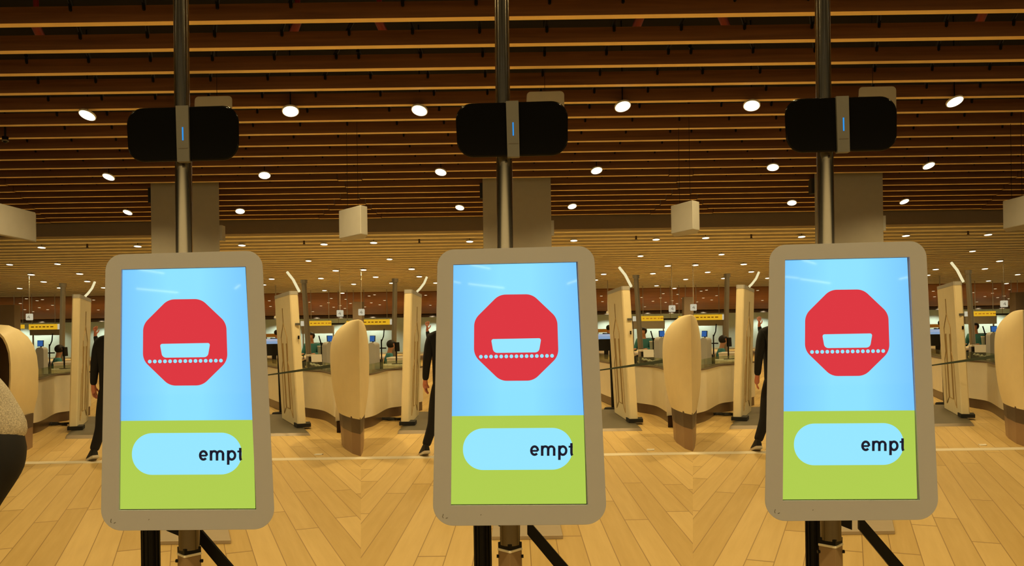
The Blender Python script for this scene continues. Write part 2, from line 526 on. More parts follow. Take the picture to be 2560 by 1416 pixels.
# fixtures continuing behind and above the viewer
i = 0
for X in (-6.5, -3.9, -1.3, 1.3, 3.9, 6.5):
    for Y in (-4.0, .5, 5.0):
        p = Vector((X, Y, zc-.07))
        place_lamp(LP, 'n', p, (0, 0, 0), f'round downlight in the ceiling over the viewer, {ORD[i]} of the fixtures out of frame')
        spot(None, E_BACK, p-Vector((0, 0, .06))); i += 1
# cool wall washers at the foot of the far ceiling
i = 0
for k in range(3):
    for px in (40, 100, 250, 690, 790, 850, 905):
        if k < 2 and px == 905: continue
        if k and px == 40: continue
        p = W(px, 803, Y_WALL-1.15, k)
        p.z = 3.16
        d = spot(None, E_WALL, p, (.90, 1.0, .80), 2.3, .6, .12)
        i += 1
for k in range(3):
    for px in (120, 330, 560, 780):
        p = W(px, 780, 60.0, k); p.z = 3.2
        spot(None, 800, p, (1.0, .80, .42), 2.6, .9, .2)

# ------------------------------------------------------------------ kiosk
YK = 2.42
K0 = W(464, 900, YK, 0); K0.z = 0
def KP(poly, Y): return [W(x, y, Y) - K0 for x, y in poly]
def flat(name, poly, Y, mat, parent, thick=.0006):
    mb = MB(); mb.slab(KP(poly, Y), [p+Vector((0, thick, 0)) for p in KP(poly, Y)])
    return mb.build(name, mat, parent)
def stroke(mb, path, w, Y, closed=False, th=.0005):
    pts = [Vector(p) for p in path]; n = len(pts)
    L_, R_ = [], []
    for i in range(n):
        a = pts[i-1] if (i or closed) else pts[i]; c = pts[(i+1) % n] if (i < n-1 or closed) else pts[i]
        d = (c-a).normalized(); nn = Vector((-d.y, d.x))
        L_.append(pts[i]+nn*w/2); R_.append(pts[i]-nn*w/2)
    m = n if closed else n-1
    for i in range(m):
        j = (i+1) % n
        quad = [L_[i], L_[j], R_[j], R_[i]]
        fr = KP([(q.x, q.y) for q in quad], Y)
        mb.slab(fr, [p+Vector((0, th, 0)) for p in fr])
def arc(cx, cy, rx, ry, t0, t1, n=18):
    return [(cx+rx*math.cos(math.radians(t0+(t1-t0)*i/n)), cy+ry*math.sin(math.radians(t0+(t1-t0)*i/n))) for i in range(n+1)]
kiosk = thing('display_kiosk', 'pole mounted grey kiosk with lit blue screen, leftmost of the three kiosks', 'kiosk', K0, 0, 'pole mounted kiosks')
# frame: outline with a screen opening, tapered, rounded
outl = rounded([(263.5, 637), (655, 626), (688, 1324.5), (251, 1328.5)], [42, 42, 52, 52], 10)
scr = [(303, 674), (614, 667), (640, 1275.5), (297, 1277)]
mb = MB(); bm = mb.bm
def ring_between(outer, inner):
    """bridge an outer loop to a 4 cornered inner loop by nearest corner"""
    no = len(outer); seg = no//4
    for q_ in range(4):
        for j in range(seg-1):
            i = q_*seg+j
            bm.faces.new((outer[i], outer[i+1], inner[q_]))
        i = q_*seg+seg-1
        bm.faces.new((outer[i], outer[(i+1) % no], inner[(q_+1) % 4], inner[q_]))
yf = YK
fo = [bm.verts.new(p) for p in KP(outl, yf)]
fi = [bm.verts.new(p) for p in KP(scr, yf)]
kc = sum(KP(outl, yf), Vector())/len(outl)
bo = [bm.verts.new(kc+(p-kc)*.90+Vector((0, .055, 0))) for p in KP(outl, yf)]
bi = [bm.verts.new(p+Vector((0, .012, 0))) for p in KP(scr, yf)]
ring_between(fo, fi)
n = len(fo)
for i in range(n): bm.faces.new((fo[i], bo[i], bo[(i+1) % n], fo[(i+1) % n]))
for i in range(4): bm.faces.new((fi[i], fi[(i+1) % 4], bi[(i+1) % 4], bi[i]))
bm.faces.new(bo[::-1]); bm.faces.new(bi)
fr = mb.build('frame', M['frame'], kiosk, True)
bv = fr.modifiers.new('bevel', 'BEVEL'); bv.width = .004; bv.segments = 3; bv.limit_method = 'ANGLE'; bv.angle_limit = math.radians(60)
ins = [(304.2, 675.4), (613, 668.4), (638.4, 1272.2), (298.4, 1273.8)]
div_l, div_r = (299.6, 1053), (631.6, 1050.5)
ys = YK + .008
black_rim = flat('screen_bezel', scr, ys+.002, M['black'], kiosk)
sb = flat('screen', [ins[0], ins[1], div_r, div_l], ys, M['sblue'], kiosk, .001)
flat('green_panel', [div_l, div_r, ins[2], ins[3]], ys, M['sgreen'], sb, .001)
octo = rounded([(420.2, 749), (502.3, 747.9), (565.4, 807.7), (568.5, 902.8), (505.9, 964.3), (423.5, 964.9), (357, 900.8), (357.6, 811.6)], 40, 8)
flat('red_octagon', octo, ys-.001, M['sred'], sb)
trap = rounded([(399.6, 860.4), (525, 858), (519, 893.5), (405.7, 894.9)], [5, 5, 11, 11], 6)
flat('tray_symbol', trap, ys-.002, M['spale'], sb)
mb = MB()
for i in range(15):
    x = 374.1+(552-374.1)*i/14; y = 904.5+(902.1-904.5)*i/14
    c = KP(arc(x, y, 4.6, 4.6, 0, 340, 17), ys-.002)
    mb.slab(c, [p+Vector((0, .0005, 0)) for p in c])
mb.build('roller_dots', M['spale'], sb)
pill = rounded([(329.7, 1084), (603.8, 1082.2), (604, 1186.7), (329.5, 1188.2)], 52, 14)
flat('text_pill', pill, ys-.001, M['spale'], sb)
mb = MB(); yt = ys-.002
stroke(mb, [(500.2, 1139.9), (516.6, 1139.9)], 4.6, yt)
stroke(mb, arc(508.3, 1139.3, 8.3, 10.3, 3, -318, 30), 6.0, yt)
for x, t in ((527.3, 1126.8), (542.3, 1133), (557.3, 1134)):
    stroke(mb, [(x, t), (x, 1152.3)], 6.4, yt)
for x0, x1 in ((527.3, 542.3), (542.3, 557.3)):
    stroke(mb, [(x0, 1139)] + arc((x0+x1)/2+.3, 1135.8, (x1-x0)/2-.3, 6.9, 200, 360, 12) + [(x1, 1139)], 5.8, yt)
stroke(mb, [(570.3, 1126.8), (570.3, 1162.7)], 6.4, yt)
stroke(mb, arc(579, 1139.3, 8.5, 10.4, 0, 345, 24), 6.0, yt, True)
stroke(mb, [(600.4, 1120.5), (600.4, 1145), (601.2, 1149), (602.6, 1151.5)], 6.2, yt)
stroke(mb, [(593.2, 1129.6), (603.6, 1129.5)], 4.6, yt)
mb.build('lettering', M['stext'], sb)
# scuffs on the lower left corner of the frame
mb = MB()
stroke(mb, [(278, 1298), (276, 1305), (278, 1308)], 1.6, YK-.0004, False, .0003)
stroke(mb, [(284, 1309), (289, 1307)], 1.6, YK-.0004, False, .0003)
stroke(mb, [(371, 1301), (373, 1299)], 1.5, YK-.0004, False, .0003)
mb.build('scuff_marks', M['strip'], fr)
# pole
YPOLE = YK+.085
def pole_pt(px, py): return W(px, py, YPOLE) - K0
mb = MB()
top_ = pole_pt(452.3, 0); mid_ = pole_pt(455.3, 264)
d = (top_-mid_); k_ = (zc+1.1-mid_.z)/d.z
mb.cyl(pole_pt(455.5, 300), mid_+d*k_, 18.3*YPOLE/FOC, 18.1*YPOLE/FOC, 48)
mb.build('upper_pole', M['steel'], kiosk, True)
mb = MB(); mb.cyl(pole_pt(465, 1000), pole_pt(458, 360), 20.5*YPOLE/FOC, 20.0*YPOLE/FOC, 48)
mb.build('lower_pole', M['steel'], kiosk, True)
mb = MB(); mb.cyl(pole_pt(473.3, 1372), pole_pt(470.5, 1180), 25*YPOLE/FOC, 25*YPOLE/FOC, 40)
mb.build('stem_tube', M['stem_steel'], kiosk, True)
# square sleeve set on edge, rim, two side knobs, down to a floor flange
cs = pole_pt(473, 1388); w = 30*YPOLE/FOC
q45 = Matrix.Rotation(PI/4, 3, 'Z')
mb = MB(); mb.box((cs.x, cs.y, cs.z/2), (w*1.42, w*1.42, cs.z), q45); mb.build('square_sleeve', M['sleeve'], kiosk, bevel=.002)
mb = MB(); mb.box((cs.x, cs.y, cs.z+.004), (w*1.50, w*1.50, .008), q45); mb.build('sleeve_rim', M['lamp_rim'], kiosk, bevel=.002)
mb = MB(); mb.box((cs.x, cs.y, cs.z+.014), (w*1.40, w*1.40, .024), q45); mb.build('sleeve_collar', M['black'], kiosk)
for s in (-1, 1):
    kp = pole_pt(473+s*32, 1403)
    mb = MB(); mb.cyl((cs.x+s*w*.93, kp.y, kp.z), (cs.x+s*w*1.12, kp.y, kp.z), .0055, .0055, 12); mb.build('sleeve_bolt', M['black'], kiosk)
mb = MB(); mb.box((cs.x, cs.y, .006), (.16, .16, .012)); mb.build('base_plate', M['dsteel'], kiosk, bevel=.003)
# camera unit
co = rounded([(312, 270), (598.5, 261.5), (598, 400.5), (319, 407)], [42, 42, 42, 42], 9)
mb = MB(); cf = KP(co, YK+.02); cc_ = sum(cf, Vector())/len(cf)
mb.slab(cf, [cc_+(p-cc_)*.84+Vector((0, .05, 0)) for p in cf])
cu = mb.build('camera_housing', M['gloss_black'], kiosk, True); cu['label'] = 'black rounded camera housing'
bv = cu.modifiers.new('bevel', 'BEVEL'); bv.width = .006; bv.segments = 3; bv.limit_method = 'ANGLE'; bv.angle_limit = math.radians(60)
st = [(438.6, 264.5), (470, 263.5), (473, 403.5), (442.6, 404.5)]
mb = MB(); mb.slab(KP(st, YK+.012), [p+Vector((0, .02, 0)) for p in KP(st, YK+.012)]); sto = mb.build('centre_strip', M['strip'], cu)
flat('status_light', [(454.4, 318), (457.4, 318), (458.2, 351), (455.2, 351)], YK+.0105, M['led'], cu, .002)
flat('maker_mark', [(446, 369.6), (469, 369), (469, 371.2), (446, 371.8)], YK+.0112, M['mark'], cu, .001)
for k, nm in ((1, 'middle one'), (2, 'rightmost')):
    dup(kiosk, K0+Vector((STEP*k*YK/FOC, 0, 0)), None, f'pole mounted grey kiosk with lit blue screen, {nm} of the three kiosks')

# ---- black stanchion post and belts under the kiosk, plate on the floor behind
YS = 2.62
for k in range(3):
    p = W(376.5, 1372, YS, k)
    t = thing('stanchion_post', f'black ribbed stanchion post rising behind the lower left edge of the {BAY[k]} kiosk', 'stanchion', (p.x, YS, 0), 0, 'black stanchion posts')
    r = 20*YS/FOC
    mb = MB(); mb.cyl((0, 0, .012), (0, 0, .88), r, r, 40)
    for i in range(12):
        an = 2*PI*i/12
        mb.box((r*math.cos(an), r*math.sin(an), .45), (.006, .006, .85), Matrix.Rotation(an, 3, 'Z'))
    mb.build('post', M['black'], t, True)
    mb = MB(); mb.cyl((0, 0, .86), (0, 0, .95), r*1.1, r*1.1, 32); mb.build('belt_head', M['rubber'], t, True)
    mb = MB(); mb.cyl((0, 0, 0), (0, 0, .02), .078, .07, 40); mb.build('base', M['rubber'], t, True)
    # slack belt towards the kiosk pole
    YB = YPOLE+.06
    a0 = [(398, 1288), (417, 1303), (448, 1316), (470, 1326)]; a1 = [(398, 1313), (417, 1328.5), (448, 1341.5), (470, 1350)]
    mb = MB()
    fa = [W(x, y, YB, k) for x, y in a0] + [W(x, y, YB, k) for x, y in a1[::-1]]
    mb.slab(fa, [v+Vector((0, .003, 0)) for v in fa])
    tag(mb.build('barrier_belt', M['black']), f'short slack black belt between stanchion and pole under the {BAY[k]} kiosk', 'barrier belt', 'black belts under the kiosks')
    e0, e1, e2, e3 = (488, 1310), (583, 1420), (547, 1420), (488, 1349)
    mb = MB(); tgt0 = W(900, 1787, YB, k); tgt0.z = .0
    fa = [W(*e0, YB, k), W(*e1, YB, k), W(*(672, 1523), YB, k), W(*(636, 1530), YB, k), W(*e2, YB, k), W(*e3, YB, k)]
    mb.slab(fa, [v+Vector((0, .012, 0)) for v in fa])
    tag(mb.build('diagonal_strap', M['black']), f'wide black strap running down to the right below the {BAY[k]} kiosk', 'strap', 'black straps under the kiosks')
    # floor plate
    pl = [F(399, 1363.5, k), F(577, 1361, k)]
    c = (pl[0]+pl[1])/2; wd = (pl[1]-pl[0]).length
    th = math.atan(AC[k]/FOC)
    sk_ = AC[k]/FOC*.6
    plan = [(-wd/2, 0), (wd/2, 0), (wd/2+sk_, .6), (-wd/2+sk_, .6)]
    mb = MB(); mb.loft([[(x, y, z) for x, y in plan] for z in (0, .028)])
    o = mb.build('floor_plate', M['floorplate'], loc=(c.x, c.y, 0), bevel=.004)
    tag(o, f'flat brownish metal plate on the plank floor just behind the {BAY[k]} kiosk', 'floor plate', 'metal floor plates')
    # cream box hung under the slats behind the camera unit
    bx = rounded([(486.5, 241), (580.5, 239), (580.5, 300), (486.5, 302)], [10, 10, 4, 4], 4)
    fa = [W(x, y, 9.6, k) for x, y in bx]
    t = thing('ceiling_speaker', f'cream box hung below the slats behind the {BAY[k]} kiosk camera', 'speaker', W(533, 300, 9.6, k), 0, 'cream boxes under the slats')
    lo = t.location.copy()
    mb = MB(); mb.slab([v-lo for v in fa], [v-lo+Vector((AC[k]/FOC*.25, .25, 0)) for v in fa]); mb.build('casing', M['white_sign'], t, bevel=.008)
    mb = MB(); pz = W(533, 240, 9.6, k)-lo; mb.cyl((pz.x+.0, .12, pz.z-.02), (pz.x, .12, zc+1.1-lo.z), .003, .003, 6); mb.build('drop_rod', M['black'], t)

# ------------------------------------------------------------------ columns, signs, scanners, pods
YC = 17.0
for k in range(3):
    p0, p1 = W(377.5, 600, YC, k), W(549, 600, YC, k)
    cx, wd = (p0.x+p1.x)/2, p1.x-p0.x
    th = math.atan(AC[k]/FOC)
    t = thing('column', f'broad taupe square column rising into the slats behind the {BAY[k]} kiosk', 'column', (cx, YC, 0), 0, 'taupe columns')
    mb = MB(); pl = [(-wd/2, 0), (wd/2, 0), (wd/2-.29, .6), (-wd/2+.29, .6)]
    mb.loft([[(x, y, z) for x, y in pl] for z in (0, zc+.2)]); mb.build('shaft', M['column'], t, bevel=.012)
    q_ = W(372, 488, YC, k)
    mb = MB(); mb.box((q_.x-cx+.02, .10, q_.z), (.09, .18, .32)); mb.build('gap_shade_strip', M['rubber'], t)  # dark strip put in for the shade of the slat opening here
    q_ = W(551.5, 582, YC, k)
    mb = MB(); mb.box((q_.x-cx-.02, .10, q_.z), (.10, .18, .32)); mb.build('side_speaker', M['white_sign'], t)

# hanging boards (corner towards the viewer); the leftmost one runs out of the frame
def board(name, pts, hgt, z0, label, k):
    """pts: plan points of the box outline (world), hung at z0..z0+hgt"""
    c = sum(pts, Vector())/len(pts)
    t = thing(name, label, 'hanging sign', (c.x, c.y, z0), 0, 'white hanging boards')
    mb = MB()
    mb.slab([(p.x-c.x, p.y-c.y, 0) for p in pts], [(p.x-c.x, p.y-c.y, hgt) for p in pts]); mb.build('box_body', M['white_sign'], t, bevel=.012)
    for s in (.3, .7):
        p = (pts[0]*(1-s)+pts[-3]*s + pts[-1]*(1-s)+pts[-2]*s)/2 - c
        mb = MB(); mb.cyl((p.x, p.y, hgt-.02), (p.x, p.y, zc+1.1-z0), .003, .003, 6); mb.build('drop_rod', M['black'], t)
for k in range(3):
    YB_ = 12.0
    R_ = W(902, 585.6, YB_, k); T_ = W(902, 512.5, YB_, k)
    L_ = W(848, 597, YB_+.52, k); R2 = W(919, 588, YB_+.16, k)
    z0 = R_.z; h_ = T_.z-R_.z
    ray = AC[k]/FOC + .21
    P = [Vector((v.x, v.y, 0)) for v in (L_, R_, R2, R2+Vector((ray*.4-.03, .4, 0)), L_+Vector((ray*.4+.03, .4, 0)))]
    board('hanging_sign', P, h_, z0, f'white hanging box sign with its corner towards the viewer, right of the {BAY[k]} kiosk', k)
P = [W(89, 604, 12.4), W(91, 602, 12.55), W(-260, 600, 9.75), W(-260, 600, 9.55)]
z0 = W(89, 604, 12.4).z; z1 = W(89, 531, 12.4).z
board('hanging_sign', [Vector((v.x, v.y, 0)) for v in P], z1-z0, z0, 'long white hanging board cut by the left edge of the photo', 0)

# body scanner: two panels on a dark plate
def scanner(k):
    thL = theta(190, k)
    t = thing('body_scanner', f'cream two panel walk-through body scanner standing behind the {BAY[k]} kiosk', 'body scanner', F(464, 1090, k), 0, 'walk-through body scanners')
    base = t.location.copy()
    def panel(ax, ay, length, thick, hgt, yaw, lean, side, lab):
        p = F(ax, ay, k)-base; p.z = .035
        th = theta(ax, k)
        sx = math.cos(th)
        R = Matrix.Rotation(-th*1.0 + yaw, 4, 'Z')
        def tr(x, y, z): # local: x across, y away
            v = R @ Vector((x*sx, y, 0)); return p + v + Vector((lean*z/hgt, 0, z))
        mb = MB(); b2 = .018
        prof = [(-thick/2+b2, 0), (thick/2-b2, 0), (thick/2, b2), (thick/2, length-b2), (thick/2-b2, length), (-thick/2+b2, length), (-thick/2, length-b2), (-thick/2, b2)]
        mb.loft([[tr(x, y, z) for x, y in prof] for z in (0, hgt-.09)] + [[tr(x*.92, y, hgt) for x, y in prof]])
        o = mb.build('panel', M['cream2'], t)
        # top cap
        mb = MB(); mb.loft([[tr(x*1.02, y*1.005-.004, z) for x, y in prof] for z in (hgt-.05, hgt+.008)]); mb.build('top_cap', M['white_sign'], o)
        # outline figure on the inner face
        xi = side*(thick/2+.004); mb = MB()
        fig = [(.35, .12), (.40, .9), (.55, 1.05), (.50, 1.45), (.62, 1.55), (.72, 1.62), (.80, 1.70), (.80, 1.95), (.80, 1.70), (.90, 1.62), (1.0, 1.55), (1.12, 1.45), (1.07, 1.05), (1.22, .9), (1.27, .12),
               (1.02, .25), (1.02, 1.35), (.95, 1.35), (.95, .25), (.62, .25), (.62, 1.35), (.55, 1.35), (.55, .25), (.35, .12)]
        fig = [(y*length/1.62, z*hgt/2.2) for y, z in fig]
        mb.tube([tr(xi, y, z) for y, z in fig], .007, 6)
        mb.build('body_outline', M['groove'], o)
        # foot
        mb = MB(); f0 = [tr(x, y, 0) for x, y in ((-thick*.65, -.05), (thick*.9*(1 if side > 0 else .7)+.05, -.05), (thick*.9+.05, .25), (-thick*.65, .25))]
        for v in f0: v.z = .035
        mb.slab(f0, [v+Vector((0, 0, .055)) for v in f0]); mb.build('foot', M['rubber'], o)
        return o, tr
    H = 2.13
    L, trl = panel(182, 1081, 1.62, .128, H, -.115, .085, 1, '')
    R, trr = panel(755, 1074, 1.62, .135, H, .17, -.10, -1, '')
    # pale wands given a glow for brightness, leaning in from the panel tops
    def W2(px, py, Y): return W(px, py, Y, k)-base
    mb = MB(); mb.tube([W2(212, 742, 13.3), W2(220, 734, 13.3), W2(230, 721, 13.35), (W2(237, 705, 13.4))], .019, 10); mb.build('arm', M['wand'], L, True)
    mb = MB(); mb.tube([W2(748, 729, 12.9), W2(733, 700, 13.0), W2(718, 681, 13.1)], .022, 10); mb.build('arm', M['wand'], R, True)
    # small switch and label on the right panel's end
    q_ = W2(746.5, 844, fy(755, 1074)-.012); mb = MB(); mb.box(q_, (.02, .03, .055)); mb.build('switch', M['black'], R)
    q_ = W2(744, 811, fy(755, 1074)-.006); mb = MB(); mb.box(q_, (.075, .02, .035)); mb.build('maker_plate', M['strip'], R)
    # plate
    pts = [F(166, 1094, k), F(772, 1088, k), F(722, 1040, k), F(214, 1046, k)]
    yfr = (pts[0].y+pts[1].y)/2
    mb = MB(); fa = [Vector((p.x-base.x, p.y-base.y, .03)) for p in pts]
    cc = sum(fa, Vector())/4
    mb.slab([v for v in fa], [Vector((v.x, v.y, .0)) for v in fa]); mb.build('base_plate', M['plate'], t)
    rp = [F(163, 1098, k), F(776, 1090, k)]
    mb = MB()
    A0, A1 = [Vector((p.x-base.x, p.y-base.y, .0)) for p in rp]
    mb.slab([A0, A1, fa[1]+Vector((0, .0, .001)), fa[0]+Vector((0, 0, .001))], [A0-Vector((0, 0, -.001)), A1-Vector((0, 0, -.001)), Vector((fa[1].x, fa[1].y, .002)), Vector((fa[0].x, fa[0].y, .002))])
    mb.build('entry_ramp', M['plate_edge'], t)
for k in range(3): scanner(k)

# pods: cream hooded inspection terminals on bronze legs, ridge towards the viewer
def pod_mesh():
    """pod seen with its ridge straight ahead, local origin under the ridge; x right, y away"""
    Yr, Yl, Yrr = 9.62, 10.8, 10.6
    # rows: y_px, left px (silhouette), ridge px, right px  in panel coordinates
    rows = [(800, 880, 902, 910), (806, 868, 902, 915), (820, 850, 902, 921), (838, 836, 902, 925), (858, 828, 902, 928), (885, 825.5, 902, 929.5), (930, 826, 902, 929.5),
            (985, 832, 902, 926), (1015, 839, 902, 920), (1032, 845, 902, 916)]
    return Yr, Yl, Yrr, rows
def pod(k, label, cut=None, origin=None):
    Yr, Yl, Yrr, rows = pod_mesh()
    o0 = F(902, 1142, k)
    t = thing('inspection_pod', label, 'terminal', o0, -theta(902, k), 'cream inspection pods')
    cs_ = math.cos(theta(902, k))
    def lx(px, py, Y): return (ab(px, py)[0]-ab(902, py)[0])*Y/FOC*cs_
    def lz(px, py, Y): return EYE + ab(px, py)[1]*Y/FOC
    def sect(py, pl, pr, zr=None):
        # heights taken on the ridge
        z = lz(902, py, Yr) if zr is None else zr
        l, r = lx(pl, py, Yl), lx(pr, py, Yrr)
        return [(0, 0, z), (r*.55, .30, z), (r, .98, z), (r*.7, 1.5, z), (l*.5, 1.75, z), (l*.92, 1.5, z), (l, 1.18, z), (l*.82, .75, z), (l*.40, .25, z)]
    loops = []
    # silhouette heights measured at the sides, so convert them at the side depth
    for (py, pl, pr_, pr) in rows[:-2]:
        zs = lz(840, py, (Yl+Yr)/2)
        loops.append(sect(py, pl, pr, zs))
    zb_r, zb_l = lz(902, 1050, Yr), lz(847, 1028, Yl)
    for (py, pl, pr_, pr), zz in zip(rows[-2:], (zb_r+.10, zb_r)):
        loops.append(sect(py, pl, pr, zz))
    mb = MB(); mb.loft(loops)
    bmesh.ops.recalc_face_normals(mb.bm, faces=mb.bm.faces)
    h = mb.build('hood', M['cream'], t, True)
    sd = h.modifiers.new('subd', 'SUBSURF'); sd.levels = 2; sd.render_levels = 2
    # keep the front ridge and the bottom rim crisp
    me_ = h.data; bm2 = bmesh.new(); bm2.from_mesh(me_)
    cl_ = bm2.edges.layers.float.get('crease_edge') or bm2.edges.layers.float.new('crease_edge')
    zmin = min(v.co.z for v in bm2.verts)
    for e in bm2.edges:
        v0, v1 = e.verts
        if abs(v0.co.x) < 1e-5 and abs(v1.co.x) < 1e-5 and abs(v0.co.y) < 1e-5: e[cl_] = .75
        if v0.co.z < zmin+1e-4 and v1.co.z < zmin+1e-4: e[cl_] = 1.0
    bm2.to_mesh(me_); bm2.free()
    zb = zb_r
    def ring(py, pl, pr, z): return sect(py, pl, pr, z)
    z_leg = lz(902, 1087, Yr)
    mb = MB(); mb.loft([[(x*.99, y+.006, z) for x, y, z in ring(1040, 848, 914, zb+.02)], [(x*.98, y+.01, z) for x, y, z in ring(1070, 850, 912, z_leg)]]); mb.build('dark_band', M['bronze_dark'], t)
    mb = MB(); mb.loft([[(x*.97, y+.008, z) for x, y, z in ring(1070, 850, 912, z_leg)], [(x*.97, y+.012, z) for x, y, z in ring(1110, 853, 910, 0)]]); mb.build('leg', M['leg'], t)
    return t
for k in range(3):
    pod(k, f'cream rounded inspection pod on a bronze leg, right of the {BAY[k]} kiosk')
# the pod at the left edge of the photograph shows its open side
def arch_pod():
    o0 = F(50, 1130, 0)
    t = thing('inspection_pod', 'cream arched inspection pod with dark opening at the left edge of the photo', 'terminal', o0, 0, 'cream inspection pods')
    Yf, Yb = 10.0, 10.9
    outer = [(-92, 1068), (-96, 980), (-97, 930), (-93, 885), (-72, 845), (-40, 822), (-5, 812), (22, 814), (48, 825), (70, 843), (84, 864), (92, 890), (96, 925), (95, 985), (88, 1015), (83, 1038)]
    inner = [(-40, 1075), (-52, 985), (-54, 940), (-50, 905), (-40, 868), (-28, 846), (-14, 838), (-4, 838), (6, 848), (14, 864), (20, 884), (23, 912), (23, 945), (21, 975), (19, 1000), (16, 1052)]
    Fo = [W(x, y, Yb-.3+.3*i/(len(outer)-1))-o0 for i, (x, y) in enumerate(outer)]
    Fi = [W(x, y, Yf)-o0 for x, y in inner]
    # front rim: a band just outside the opening
    Fm = [W(x+(4 if x > -5 else -4), y-(4 if y < 900 else 0), Yf-.02)-o0 for x, y in inner]
    mb = MB(); bm = mb.bm
    def loop(ps): return [bm.verts.new(p) for p in ps]
    A = loop(Fi); B = loop(Fm); C = loop(Fo); D = loop([p+Vector((AC[0]/FOC*.5-.12, .5, 0)) for p in Fo]); E = loop([p+Vector((AC[0]/FOC*.6, .6, 0)) for p in Fi])
    for P, Q in ((E, A), (A, B), (B, C), (C, D), (D, E)):
        for i in range(len(P)-1): bm.faces.new((P[i], P[i+1], Q[i+1], Q[i]))
    for i in (0, -1): bm.faces.new([x[i] for x in (A, B, C, D, E)])
    h = mb.build('hood', M['cream'], t, True)
    # dark back of the opening
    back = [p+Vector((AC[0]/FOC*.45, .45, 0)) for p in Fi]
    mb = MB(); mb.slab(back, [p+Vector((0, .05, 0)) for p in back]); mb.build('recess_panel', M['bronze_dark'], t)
    plan = [W(-24, 1056, 10.1), W(46, 1056, 10.1), W(84, 1040, 10.9), W(72, 1040, 11.2), W(0, 1040, 11.2)]
    cen = sum(plan, Vector())/5
    def lv(sc, z): return [Vector((cen.x+(p.x-cen.x)*sc-o0.x, cen.y+(p.y-cen.y)*sc-o0.y, z)) for p in plan]
    mb = MB(); mb.loft([lv(.97, .285), lv(1.0, .47)]); mb.build('dark_band', M['bronze_dark'], t)
    mb = MB(); mb.loft([lv(.92, 0), lv(.955, .29)]); mb.build('leg', M['leg'], t)
arch_pod()

# ------------------------------------------------------------------ counters
def counter(pts, label, hgt=.83):
    """pts: plan points of the front face from left to right (away side is +y)"""
    # smooth with catmull-rom
    P = [pts[0]*2-pts[1]] + pts + [pts[-1]*2-pts[-2]]
    C = []
    for i in range(1, len(P)-2):
        for j in range(8):
            s = j/8.0
            p0, p1, p2, p3 = P[i-1], P[i], P[i+1], P[i+2]
            C.append(.5*((2*p1)+(p2-p0)*s+(2*p0-5*p1+4*p2-p3)*s*s+(3*p1-p0-3*p2+p3)*s**3))
    C.append(pts[-1])
    c0 = sum(C, Vector())/len(C); c0.z = 0
    t = thing('curved_counter', label, 'counter', c0, 0, 'curved white counters')
    C = [c-c0 for c in C]
    def strip(z0, z1, d0, d1, name, mat):
        mb = MB(); bm = mb.bm
        rows = []
        nC = len(C)
        for i, c in enumerate(C):
            tg = (C[min(i+1, nC-1)]-C[max(i-1, 0)]).normalized(); nn = Vector((-tg.y, tg.x, 0))
            a, b_ = c+nn*d0, c+nn*d1
            rows.append([bm.verts.new((a.x, a.y, z0)), bm.verts.new((b_.x, b_.y, z0)), bm.verts.new((b_.x, b_.y, z1)), bm.verts.new((a.x, a.y, z1))])
        for i in range(nC-1):
            for j in range(4): bm.faces.new((rows[i][j], rows[i+1][j], rows[i+1][(j+1) % 4], rows[i][(j+1) % 4]))
        bm.faces.new(rows[0]); bm.faces.new(rows[-1][::-1])
        return mb.build(name, mat, t, True)
    strip(.17, hgt, 0, .30, 'front_wall', M['counter'])
    strip(0, .175, .02, .28, 'plinth', M['plinth'])
    strip(hgt, hgt+.02, -.01, .32, 'counter_edge', M['plinth'])
    strip(hgt+.02, hgt+.17, .03, .045, 'glass_screen', M['glass'])
    return t
Lpx = [(80, 1086), (108, 1077), (140, 1058), (172, 1052), (200, 1045), (228, 1038)]
Rpx = [(640, 998), (674, 1017), (702, 1029), (740, 1038), (768, 1044), (811, 1053), (848, 1077), (876, 1085)]
counter([F(x, y, 0) for x, y in [(-60, 1088), (20, 1087)]+Lpx], 'curved white counter with dark plinth, between the left edge and the first scanner')
for k in range(3):
    pts = [F(x, y, k) for x, y in Rpx]
    if k < 2:
        pts += [F(x, y, k+1) for x, y in Lpx]
    else:
        pts += [F(925, 1086, k), F(980, 1070, k)]
    counter(pts, ['curved white counter with dark plinth, between the left and middle scanners', 'curved white counter with dark plinth, between the middle and right scanners',
                  'curved white counter with dark plinth, at the right edge of the photo'][k])

# ------------------------------------------------------------------ people
def skinned(name, V, E, R, mat, parent, root=0, sub=2, mats=None):
    me = bpy.data.meshes.new(name); me.from_pydata([tuple(v) for v in V], E, []); me.update()
    for m_ in (mats or [mat]): me.materials.append(m_)
    o = bpy.data.objects.new(name, me); COL.objects.link(o); o.parent = parent
    sk = o.modifiers.new('skin', 'SKIN'); sk.use_smooth_shade = True
    lay = me.skin_vertices[0] if me.skin_vertices else None
    if lay is None:
        bm_ = bmesh.new(); bm_.from_mesh(me); bm_.verts.layers.skin.verify(); bm_.to_mesh(me); bm_.free(); lay = me.skin_vertices[0]
    for i, r in enumerate(R):
        lay.data[i].radius = r if isinstance(r, tuple) else (r, r)
        lay.data[i].use_root = (i == root)
    ss = o.modifiers.new('subd', 'SUBSURF'); ss.levels = sub; ss.render_levels = sub
    return o
class Sk:
    def __init__(s): s.V, s.E, s.R = [], [], []
    def chain(s, pts, rads, start=None):
        prev = start
        for p, r in zip(pts, rads):
            s.V.append(Vector(p)); s.R.append(r); i = len(s.V)-1
            if prev is not None: s.E.append((prev, i))
            prev = i
        return prev
